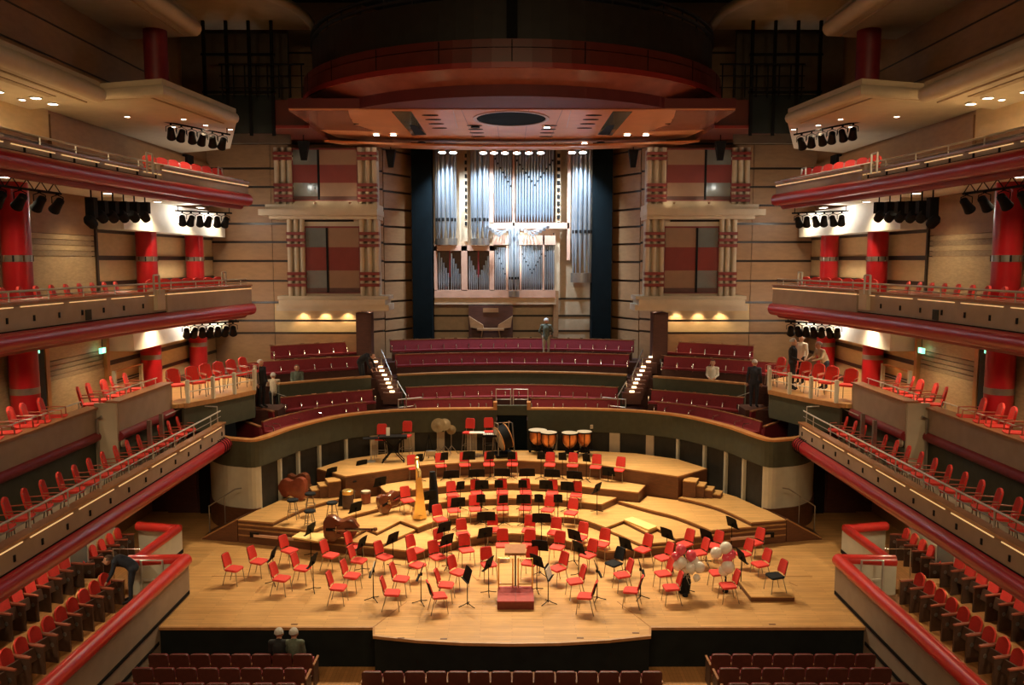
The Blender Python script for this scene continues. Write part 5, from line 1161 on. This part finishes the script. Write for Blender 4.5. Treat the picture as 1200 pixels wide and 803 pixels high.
MB().tube([(-.05, -.06, .6), (0, -.1, .72), (.05, -.06, .6)], .012, 5).build('handle', 'black_metal', t)
q = P(515, 596, Z=Z1); t = tag(MB().bx(-.18, .18, -.13, .13, 0, .12).build('equipment_box', 'cloth_green'), 'small green equipment box with white straps on the lowest riser', 'box'); t.location = (q.x, q.y, Z1)
for x in (-.08, .06): MB().box((x, 0, .122), (.03, .27, .008), .3).build('strap', 'paper', t)

# ---- concert harp
q = P(491, 609, Z=Z1 + .1); hp = thing('concert_harp', 'tall golden concert harp with fluted column and curved neck', 'harp', (q.x, q.y, Z2), R(-78))
MB().lathe([(.09, .12), (.10, .18), (.055, .25), (.048, .9), (.045, 1.55), (.075, 1.62), (.085, 1.70), (.06, 1.78), (.075, 1.82), (.03, 1.86)], (-.50, 0, 0), 14).build('column', 'gold', hp, True)
MB().add([(.36, -.20, .12), (.36, .20, .12), (.16, .17, .12), (.16, -.17, .12), (.47, -.05, 1.42), (.47, .05, 1.42), (.40, .05, 1.42), (.40, -.05, 1.42)], [(3, 2, 1, 0), (4, 5, 6, 7), (0, 1, 5, 4), (1, 2, 6, 5), (2, 3, 7, 6), (3, 0, 4, 7)]).build('soundbox', 'gold', hp)
MB().tube([(.44, 0, 1.42), (.36, 0, 1.56), (.18, 0, 1.58), (-.02, 0, 1.50), (-.22, 0, 1.52), (-.40, 0, 1.68), (-.50, 0, 1.74)], [.05, .06, .055, .05, .05, .055, .05], 10).build('neck', 'gold', hp, True)
MB().prism([(-.60, -.14), (-.45, -.18), (.30, -.22), (.42, 0), (.30, .22), (-.45, .18), (-.60, .14)], .03, .14).build('base', 'gold', hp)
for (x, y) in ((-.5, -.12), (-.5, .12), (.3, -.16), (.3, .16)): MB().lathe([(.03, 0), (.05, .03)], (x, y, 0), 8).build('foot', 'brass', hp)
for i in range(22): f = i / 21; MB().tube([(-.40 + .80 * f, 0, 1.56 - .06 * math.sin(PI * f) + (.08 if f < .2 else 0)), (.18 + .22 * f - .40 * (1 - f) * 0, 0, .2 + 1.15 * f)], .003, 3).build('string', 'drum_skin', hp)
hc = tag(MB().tube([(0, 0, .02), (.02, 0, .5), (.0, 0, 1.0), (-.02, 0, 1.35)], [.17, .15, .13, .09], 10).build('harp_cover', 'black_cloth', None, True), 'black cloth harp cover slumped upright behind the golden harp', 'cover'); hc.location = (q.x + .42, q.y + .5, Z2)

# ---- timpani
def timpano(r, loc, rz, label):
    t = thing('timpano', label, 'timpani', loc, rz, 'copper timpani')
    MB().lathe([(.06, .30), (.5 * r, .36), (.85 * r, .50), (.98 * r, .66), (r, .80), (r, .84)], (0, 0, 0), 24).build('copper_bowl', 'copper', t, True)
    rm = MB().lathe([(r * 1.0, .84), (r * 1.06, .84), (r * 1.06, .885), (r * 1.0, .885)], (0, 0, 0), 24).build('rim', 'black_metal', t, True)
    MB().lathe([(r * 1.02, .872), (r * 1.02, .892), (.01, .893)], (0, 0, 0), 24).build('drum_head', 'drum_skin', rm)
    for k in range(6):
        a = R(60 * k + 15); MB().tube([(r * 1.07 * math.cos(a), r * 1.07 * math.sin(a), .88), (r * 1.09 * math.cos(a), r * 1.09 * math.sin(a), .60), (r * .75 * math.cos(a), r * .75 * math.sin(a), .26), (.12 * math.cos(a), .12 * math.sin(a), .16)], .018, 6).build('strut', 'black_metal', t)
    for k in range(3):
        a = R(120 * k + 30); MB().tube([(0, 0, .18), (r * .9 * math.cos(a), r * .9 * math.sin(a), .08)], .03, 6).build('base_arm', 'black_metal', t)
        MB().lathe([(.05, -.02), (.05, .02)], (r * .9 * math.cos(a), r * .9 * math.sin(a), .05), 10, Matrix.Rotation(PI/2, 3, 'X')).build('castor', 'black_metal', t)
    MB().lathe([(.16, .10), (.18, .22), (.08, .30)], (0, 0, 0), 12).build('pedestal', 'black_metal', t); MB().box((0, -r * .9, .10), (.10, .25, .03), 0, R(-15)).build('pedal', 'black_metal', t)
for px, py, r, lab in ((630, 531, .34, 'outermost copper timpano beside the dark doorway'), (643, 534, .30, 'copper timpano second from the dark doorway'), (667.5, 534.5, .30, 'copper timpano third from the dark doorway'), (684.5, 533, .28, 'copper timpano farthest from the dark doorway')):
    q = P(px, py, Z=L5); timpano(r, (q.x, q.y, L5), .2, lab)
q = P(693, 528, Z=L5); t = thing('drum_stick_stand', 'thin upright stand with pale mallets beside the last timpano', 'stand', q, 0)
MB().tube([(0, 0, 0), (0, 0, .9)], .012, 6).build('post', 'black_metal', t); MB().box((0, 0, .92), (.1, .06, .14), .4).build('mallet_heads', 'drum_skin', t); MB().lathe([(.14, 0), (.14, .02)], (0, 0, 0), 10).build('foot', 'black_metal', t)
q = P(662, 524, Z=L5); t = thing('percussion_rack', 'low black rack with rods behind the timpani', 'rack', q, 0)
MB().bx(-.75, .75, -.12, .12, .72, .90).build('tray', 'black_metal', t); 
for x in (-.7, .7): MB().tube([(x, 0, 0), (x, 0, .75)], .02, 6).build('leg', 'black_metal', t)
for k in range(4): MB().tube([(-.5 + .3 * k, 0, .9), (-.3 + .3 * k, 0, 1.02)], .012, 5).build('rod', 'grey_steel', t)

# ---- percussion along the back wall
def tall_stool(loc, rz, label, h=.78):
    t = thing('percussion_chair', label, 'chair', loc, rz, 'tall percussion chairs')
    MB().prism(rr2(.20, .19, .06), h - .05, h).build('seat', 'red_fabric', t); MB().slab([(x * .95, .19 + z * .12, h + .10 + z) for x, z in [(-.19, 0), (.19, 0), (.19, .32), (.15, .38), (-.15, .38), (-.19, .32)]], (0, .04, 0)).build('backrest', 'red_fabric', t)
    for sx in (-1, 1):
        for sy in (-1, 1): MB().tube([(sx * .16, sy * .15, h - .05), (sx * .21, sy * .21, 0)], .014, 6).build('leg', 'grey_steel', t)
        MB().tube([(sx * .14, .16, h - .05), (sx * .14, .22, h + .15)], .012, 5).build('back_strut', 'grey_steel', t)
    MB().tube([(-.19, -.19, .28), (.19, -.19, .28), (.19, .19, .28), (-.19, .19, .28)], .010, 5, True).build('foot_ring', 'grey_steel', t)
for px, py, lab in ((446.7, 538, 'tall red percussion chair behind the black tray table'), (475.6, 534, 'tall red percussion chair behind the crossed keyboard stand'), (549, 530, 'tall red percussion chair nearest the cymbals'), (573.6, 529, 'tall red percussion chair beside the framed bass drum')):
    q = P(px, py, Z=L5); tall_stool((q.x, q.y, L5), R(rng.uniform(-15, 15)), lab)
q = P(435, 541, Z=L5); t = thing('percussion_table', 'black percussion tray table on a single white-footed post', 'table', q, .2)
MB().box((0, 0, .86), (.55, .36, .03)).build('tray', 'black_metal', t); MB().tube([(0, 0, 0), (0, 0, .86)], .02, 6).build('post', 'rail_grey', t); MB().lathe([(.17, 0), (.15, .03), (.03, .06)], (0, 0, 0), 12).build('foot', 'rail_grey', t)
q = P(461, 541, Z=L5); t = thing('keyboard_stand', 'black crossed-leg stand with glockenspiel case and sheet of music', 'stand', q, .1)
for sx in (-1, 1): MB().tube([(-.38 * sx, -.15, .02), (.36 * sx, -.12, .86)], .02, 6).build('cross_leg', 'black_metal', t); MB().tube([(-.38 * sx, .2, .02), (.36 * sx, .18, .86)], .02, 6).build('cross_leg', 'black_metal', t); MB().tube([(-.38 * sx, -.25, .02), (-.38 * sx, .28, .02)], .02, 6).build('floor_bar', 'black_metal', t)
MB().bx(-.5, .5, -.2, .24, .86, .95).build('glockenspiel_case', 'black_metal', t); MB().box((-.18, .05, 1.10), (.13, .02, .3), 0, R(-10)).build('sheet', 'paper', t)
def cymbal_stand(loc, tilt, label, r=.25, h=1.25, m='bronze'):
    t = thing('cymbal_stand', label, 'cymbal', loc, 0, 'cymbals and gongs')
    MB().tube([(0, 0, .3), (0, 0, h)], .012, 6).build('pole', 'grey_steel', t)
    for k in range(3): a = R(120 * k + 20); MB().tube([(0, 0, .35), (.28 * math.cos(a), .28 * math.sin(a), .01)], .012, 5).build('foot', 'grey_steel', t)
    MB().lathe([(.03, .045), (.07, .03), (r * .6, .012), (r, 0), (r, -.006), (.04, .03)], (0, 0, h), 22, Matrix.Rotation(R(tilt), 3, 'X')).build('cymbal', m, t, True)
for px, py, tl, r, lab in ((514, 534, 68, .27, 'large tilted bronze cymbal on a stand'), (521, 533, 60, .24, 'smaller bronze cymbal overlapping the large tilted one'), (529, 533, 75, .18, 'small dull cymbal on a thin stand')):
    q = P(px, py, Z=L5); cymbal_stand((q.x, q.y, L5), tl, lab, r, 1.15 if r > .2 else .95)
q = P(503, 539, Z=L5); t = thing('guitar_stand', 'dark A-frame instrument stand with a shiny gong bracket', 'stand', q, .2)
for sx in (-1, 1): MB().tube([(sx * .22, 0, 0), (0, 0, .95)], .015, 6).build('leg', 'black_metal', t)
MB().tube([(0, .25, 0), (0, 0, .9)], .015, 6).build('rear_leg', 'black_metal', t); MB().box((.05, -.04, .25), (.35, .06, .2), 0, .3).build('cradle', 'grey_steel', t)
q = P(559, 532, Z=L5); t = thing('trap_table', 'white-topped percussion side table with steel legs', 'table', q, 0)
MB().bx(-.28, .28, -.15, .15, .80, .83).build('top', 'paper', t)
for sx in (-1, 1):
    for sy in (-1, 1): MB().tube([(sx * .24, sy * .12, 0), (sx * .24, sy * .12, .8)], .012, 5).build('leg', 'rail_grey', t)
q = P(575, 533, Z=L5); t = thing('tubular_keyboard', 'small keyboard percussion with white bars on a black frame', 'keyboard', q, 0)
MB().bx(-.30, .30, -.16, .16, .70, .78).build('frame', 'black_metal', t)
for k in range(8): MB().bx(-.27 + k * .07, -.22 + k * .07, -.14, .12, .78, .80).build('bar', 'paper', t)
for sx in (-1, 1):
    for sy in (-1, 1): MB().tube([(sx * .26, sy * .12, 0), (sx * .26, sy * .12, .7)], .014, 5).build('leg', 'black_metal', t)
q = P(590, 534, Z=L5); t = thing('bass_drum', 'large bass drum tilted in a steel frame before the doorway', 'drum', q, R(20))
MB().lathe([(.44, -.2), (.46, -.19), (.46, .19), (.44, .2)], (0, 0, .70), 26, Matrix.Rotation(R(72), 3, 'Y')).build('shell', 'black_metal', t, True)
for z in (-.2, .2): MB().lathe([(.42, z), (.42, z + (.012 if z > 0 else -.012))], (0, 0, .70), 26, Matrix.Rotation(R(72), 3, 'Y')).build('drum_head', 'drum_skin' if z < 0 else 'grey_steel', t); MB().lathe([(.47, z * .9 - .02), (.48, z * .9), (.47, z * .9 + .02)], (0, 0, .70), 26, Matrix.Rotation(R(72), 3, 'Y')).build('hoop', 'seat_wood', t, True)
for sx in (-1, 1): MB().tube([(sx * .32, -.35, .05), (sx * .28, -.2, 1.25), (sx * .28, .2, 1.25), (sx * .32, .35, .05)], .022, 6).build('frame_side', 'grey_steel', t)
MB().tube([(-.28, 0, 1.25), (.28, 0, 1.25)], .02, 6).build('frame_bar', 'chrome', t); MB().bx(-.4, .4, -.4, .4, .03, .10).build('frame_base', 'black_metal', t)
q = P(562, 536, Z=L5); t = thing('coiled_percussion', 'tangle of small percussion and coiled cable lying on the top riser', 'percussion', q, 0)
for k in range(5): MB().tube([(.22 * math.cos(R(40 * i)) * (1 - .1 * k) + .12 * k - .25, .10 * math.sin(R(40 * i)), .02 + .012 * k) for i in range(9)], .010, 5, True).build('coil', 'seat_dark', t)
MB().bx(.3, .6, -.1, .1, 0, .08).build('block', 'seat_wood', t)

# ---- balloons tied to stands
def balloons(px, py, z, cols, label, seed, zs):
    r_ = random.Random(seed); q = P(px, py, Z=0); t = thing('balloon_bunch', label, 'balloons', (q.x, q.y, 0), 0, 'balloon bunches')
    for i, (dx, dy, dz, r, m) in enumerate(cols):
        b = obj('balloon', MB().lathe([(.012, -r * 1.22), (r * .35, -r * 1.02), (r * .8, -r * .6), (r, 0), (r * .8, r * .6), (r * .42, r * .9), (.01, r)], (0, 0, 0), 16).mesh('balloon', m, True), t); r *= 1; b.scale = (1.2,) * 3; b.location = (dx * 1.15, dy, dz); b.rotation_euler = (r_.uniform(-.5, .5), r_.uniform(-.5, .5), 0)
        MB().tube([(dx, dy, dz - r * 1.15), (dx * .4, dy * .4, dz * .6), (0, 0, .55)], .004, 3).build('ribbon', 'paper', t)
    MB().lathe([(.07, 0), (.08, .03), (.03, .10), (.02, .56)], (0, 0, 0), 10).build('weight', 'black_cloth', t)
balloons(803, 699, 0, [(-.10, .1, 1.22, .12, 'balloon_pink'), (.12, .05, 1.08, .12, 'balloon_pink'), (-.22, .05, 1.06, .10, 'balloon_pink'), (-.10, -.05, .93, .12, 'balloon_white'), (.08, -.1, .80, .12, 'balloon_white'), (-.18, .0, .82, .11, 'balloon_white'), (.30, .0, .78, .13, 'balloon_white'), (.20, .1, .92, .11, 'balloon_white'), (.02, .05, .72, .10, 'balloon_white'), (.24, -.05, .52, .08, 'balloon_white')], 'bunch of pink and white balloons over a black weight, low seats around', 3, 0)
balloons(850, 694, 0, [(.0, .05, 1.18, .14, 'balloon_white'), (-.22, .05, 1.05, .13, 'balloon_white'), (.10, 0, 1.02, .12, 'balloon_pink'), (.02, 0, .92, .12, 'balloon_pink'), (.02, -.1, .72, .15, 'balloon_white'), (-.06, -.05, .60, .12, 'balloon_white')], 'smaller bunch of white and pink balloons beside the low platform', 5, 0)
q = P(799, 690, Z=0); t = tag(MB().tube([(0, 0, 0), (.02, 0, .3), (0, 0, .62), (-.02, .02, .74)], [.15, .17, .13, .05], 10).build('draped_jacket', 'black_cloth', None, True), 'black bundle with white side slumped under the larger balloon bunch', 'jacket'); t.location = (q.x, q.y - .25, 0)
MB().tube([(-.13, -.07, .1), (-.14, -.09, .4), (-.10, -.08, .6)], .05, 6).build('white_side', 'paper', t, True)

# ================================================================ PEOPLE (one continuous body each)
def person(loc, rz, label, J, top, legs, hair='hair_grey', vox=.02, group='visitors'):
    """J: joint overrides in metres, facing -Y. Capsules are fused by a voxel remesh into one skin; faces take the nearest capsule's cloth."""
    D = dict(pelvis=(0, 0, .95), waist=(0, .0, 1.10), chest=(0, .01, 1.32), neck=(0, .01, 1.48), head=(0, -.02, 1.62),
             shL=(-.18, .02, 1.42), elL=(-.24, .04, 1.14), haL=(-.24, -.06, .90), shR=(.18, .02, 1.42), elR=(.24, .04, 1.14), haR=(.24, -.06, .90),
             hipL=(-.09, 0, .92), knL=(-.10, -.02, .50), anL=(-.10, .02, .09), toL=(-.11, -.14, .04), hipR=(.09, 0, .92), knR=(.10, -.02, .50), anR=(.10, .02, .09), toR=(.11, -.14, .04))
    D.update(J); D = {k: Vector(v) for k, v in D.items()}
    caps = [('pelvis', 'waist', .15, .145, top), ('waist', 'chest', .145, .155, top), ('chest', 'neck', .15, .065, top), ('shL', 'shR', .075, .075, top), ('neck', 'head', .055, .06, 'skin'),
            ('shL', 'elL', .062, .048, top), ('elL', 'haL', .047, .034, top), ('shR', 'elR', .062, .048, top), ('elR', 'haR', .047, .034, top),
            ('hipL', 'knL', .095, .065, legs), ('knL', 'anL', .062, .045, legs), ('anL', 'toL', .045, .038, 'cloth_black'), ('hipR', 'knR', .095, .065, legs), ('knR', 'anR', .062, .045, legs), ('anR', 'toR', .045, .038, 'cloth_black'), ('hipL', 'hipR', .11, .11, legs)]
    caps = [(D[a], D[b], ra, rb, m) for a, b, ra, rb, m in caps]
    h = D['head']; fw = (D['head'] - D['neck']); fw = Vector((0, -1, 0)) if abs(fw.z) > .06 else fw.normalized()
    caps += [(h + Vector((0, .015, .03)), h + Vector((0, .0, -.03)), .098, .082, 'skin'), (h + fw * .085 + Vector((0, 0, .0)), h + fw * .11 + Vector((0, 0, -.02)), .018, .020, 'skin')]
    for sx in (-1, 1): caps.append((h + Vector((sx * .09, .02, .02)), h + Vector((sx * .10, .02, -.02)), .018, .016, 'skin'))
    for sd in ('L', 'R'):      # palm, four fingers, thumb
        e, w_ = D['el' + sd], D['ha' + sd]; d = (w_ - e).normalized(); sx = Vector((1, 0, 0)) if abs(d.x) < .8 else Vector((0, 1, 0)); sx = (sx - d * sx.dot(d)).normalized()
        caps.append((w_, w_ + d * .08, .034, .036, 'skin'))
        for k, ln in enumerate((.065, .08, .075, .055)): b0 = w_ + d * .09 + sx * (-.03 + .02 * k); caps.append((b0, b0 + d * ln, .011, .010, 'skin'))
        caps.append((w_ + d * .03 + sx * .03, w_ + d * .09 + sx * .065, .013, .011, 'skin'))
    mb = MB()
    for a, b, ra, rb, m in caps:
        ax = (b - a); L = ax.length; ax = ax.normalized() if L > 1e-5 else Vector((0, 0, 1)); o1 = ax.orthogonal().normalized(); o2 = ax.cross(o1); n = 10; vs = []
        st = [(-ra * math.cos(R(t)), ra * math.sin(R(t))) for t in (8, 35, 62, 90)] + [(L + rb * math.cos(R(t)), rb * math.sin(R(t))) for t in (90, 62, 35, 8)]
        for hgt, r in st: vs += [a + ax * hgt + (o1 * math.cos(2 * PI * j / n) + o2 * math.sin(2 * PI * j / n)) * r for j in range(n)]
        mb.add(vs, [(i * n + j, i * n + (j + 1) % n, (i + 1) * n + (j + 1) % n, (i + 1) * n + j) for i in range(7) for j in range(n)] + [tuple(range(n))[::-1], tuple(range(7 * n, 8 * n))])
    me = mb.mesh('person', 'skin'); tmp = bpy.data.objects.new('tmp', me); C.objects.link(tmp)
    md = tmp.modifiers.new('r', 'REMESH'); md.mode = 'VOXEL'; md.voxel_size = vox; sm = tmp.modifiers.new('s', 'SMOOTH'); sm.factor = .5; sm.iterations = 3
    dg = bpy.context.evaluated_depsgraph_get(); body = bpy.data.meshes.new_from_object(tmp.evaluated_get(dg)); bpy.data.objects.remove(tmp)
    names = ['skin', top, legs, 'cloth_black']; body.materials.clear()
    for m in names: body.materials.append(M[m])
    for p in body.polygons:
        c = p.center; best = (9, 0)
        for a, b, ra, rb, m in caps:
            ab = b - a; t = max(0, min(1, (c - a).dot(ab) / max(1e-9, ab.length_squared))); dd = (c - (a + ab * t)).length - (ra + (rb - ra) * t)
            if dd < best[0]: best = (dd, names.index(m))
        p.material_index = best[1]; p.use_smooth = True
    body.name = 'person'; o = obj('person', body); o.location = loc; o.rotation_euler = (0, 0, rz); tag(o, label, 'person', group)
    hb = MB(); n = 12; vs = []
    for i in range(6):
        ph = R(88 - 18 * i); vs += [h + Vector((.108 * math.cos(ph) * math.cos(2 * PI * j / n), .03 + .115 * math.cos(ph) * math.sin(2 * PI * j / n) + (.012 if i > 2 else 0), .03 + .115 * math.sin(ph))) for j in range(n)]
    hb.add(vs, [(i * n + j, i * n + (j + 1) % n, (i + 1) * n + (j + 1) % n, (i + 1) * n + j) for i in range(5) for j in range(n) if not (i >= 3 and 7 <= j <= 10)] + [tuple(range(n))])
    hb.build('hair', hair, o, True)
    for sx in (-1, 1): MB().lathe([(.004, -.008), (.011, 0), (.004, .008)], h + Vector((sx * .034, -.094, .02)), 8).build('eye', 'black_cloth', o)
    return o
sit = dict(pelvis=(0, .05, .50), waist=(0, .08, .66), chest=(0, .10, .90), neck=(0, .08, 1.06), head=(0, .05, 1.20), shL=(-.18, .10, 1.0), shR=(.18, .10, 1.0), elL=(-.22, .04, .74), elR=(.22, .04, .74), haL=(-.12, -.18, .66), haR=(.12, -.18, .66),
           hipL=(-.09, .02, .50), hipR=(.09, .02, .50), knL=(-.10, -.40, .50), knR=(.10, -.40, .50), anL=(-.10, -.40, .09), anR=(.10, -.40, .09), toL=(-.10, -.54, .04), toR=(.10, -.54, .04))
bend = dict(pelvis=(0, .10, .92), waist=(0, .0, 1.04), chest=(0, -.20, 1.14), neck=(0, -.36, 1.16), head=(0, -.48, 1.16), shL=(-.18, -.30, 1.14), shR=(.18, -.30, 1.14), elL=(-.22, -.36, .88), elR=(.22, -.36, .88), haL=(-.18, -.48, .68), haR=(.18, -.48, .68),
            hipL=(-.09, .10, .90), hipR=(.09, .10, .90), knL=(-.10, .02, .48), knR=(.10, .04, .48))
lean = dict(waist=(0, -.05, 1.08), chest=(0, -.16, 1.26), neck=(0, -.24, 1.39), head=(0, -.30, 1.52), shL=(-.18, -.20, 1.34), shR=(.18, -.20, 1.34), elL=(-.23, -.30, 1.10), elR=(.23, -.30, 1.10), haL=(-.16, -.50, 1.05), haR=(.16, -.50, 1.05))
q = P(640, 412, Y=35.3); person((q.x, 35.3, 4.46), R(170), 'grey-haired person in dark green standing in the top choir row', dict(elL=(-.30, .0, 1.16), haL=(-.20, -.14, 1.02), elR=(.30, 0, 1.16), haR=(.20, -.14, 1.02)), 'cloth_green', 'cloth_beige')
person((-9.03, 29.2, 3.4), R(60), 'white-haired person in a long black coat standing by the terrace stair', {}, 'cloth_black', 'cloth_black')
q = P(322, 487, Z=2.85); person((q.x, q.y, 2.80), R(200), 'person in pale top leaning beside the sloping guard rail', lean, 'cloth_beige', 'cloth_black')
q = P(348, 442, Y=31.3); person((q.x, 31.3, 3.35), R(10), 'person seated behind the green parapet, only head and shoulders showing', sit, 'cloth_green', 'cloth_black', 'hair_brown')
q = P(425, 434, Y=32.6); person((q.x, 32.6, 3.72), R(70), 'person in black bending over a bench beside the lit stairs', bend, 'cloth_black', 'cloth_black', 'hair_brown')
q = P(836, 445, Y=31.6); person((q.x, 31.8, 3.48), R(-20), 'person in a white top seated behind the green parapet', sit, 'cloth_white', 'cloth_black', 'hair_brown')
person((8.72, 29.2, 3.4), R(150), 'bald-headed person in a dark suit standing on the choir steps', dict(haR=(.26, .02, .90)), 'cloth_navy', 'cloth_navy')
q = P(928, 457, Z=4.3); person((q.x, q.y, 4.31), R(60), 'white-haired person in black standing at the terrace railing', dict(haL=(-.18, -.25, 1.05)), 'cloth_black', 'cloth_black')
q = P(941, 452, Z=4.3); person((q.x, q.y + .3, 4.31), R(-60), 'grey-haired person in a white blouse standing on the terrace', {}, 'cloth_white', 'cloth_black')
q = P(968, 458, Z=4.3); person((q.x, q.y + .2, 4.31), R(-75), 'grey-haired person in a pale jacket leaning towards the terrace chairs', lean, 'cloth_beige', 'cloth_navy')
for px, lab, tp in ((332, 'grey-haired person in black seated in the outer stalls', 'cloth_black'), (349, 'grey-haired person in grey seated next to the aisle stalls', 'cloth_green')):
    q = P(px, 748, Y=18.3); person((q.x, 18.05, -1.0), R(180), lab, sit, tp, 'cloth_black')
q = P(155, 706, Z=.1); person((q.x - .1, q.y + .1, .05), R(-70), 'person in navy bending down inside the box by the red rail', bend, 'cloth_navy', 'cloth_navy', 'hair_brown')
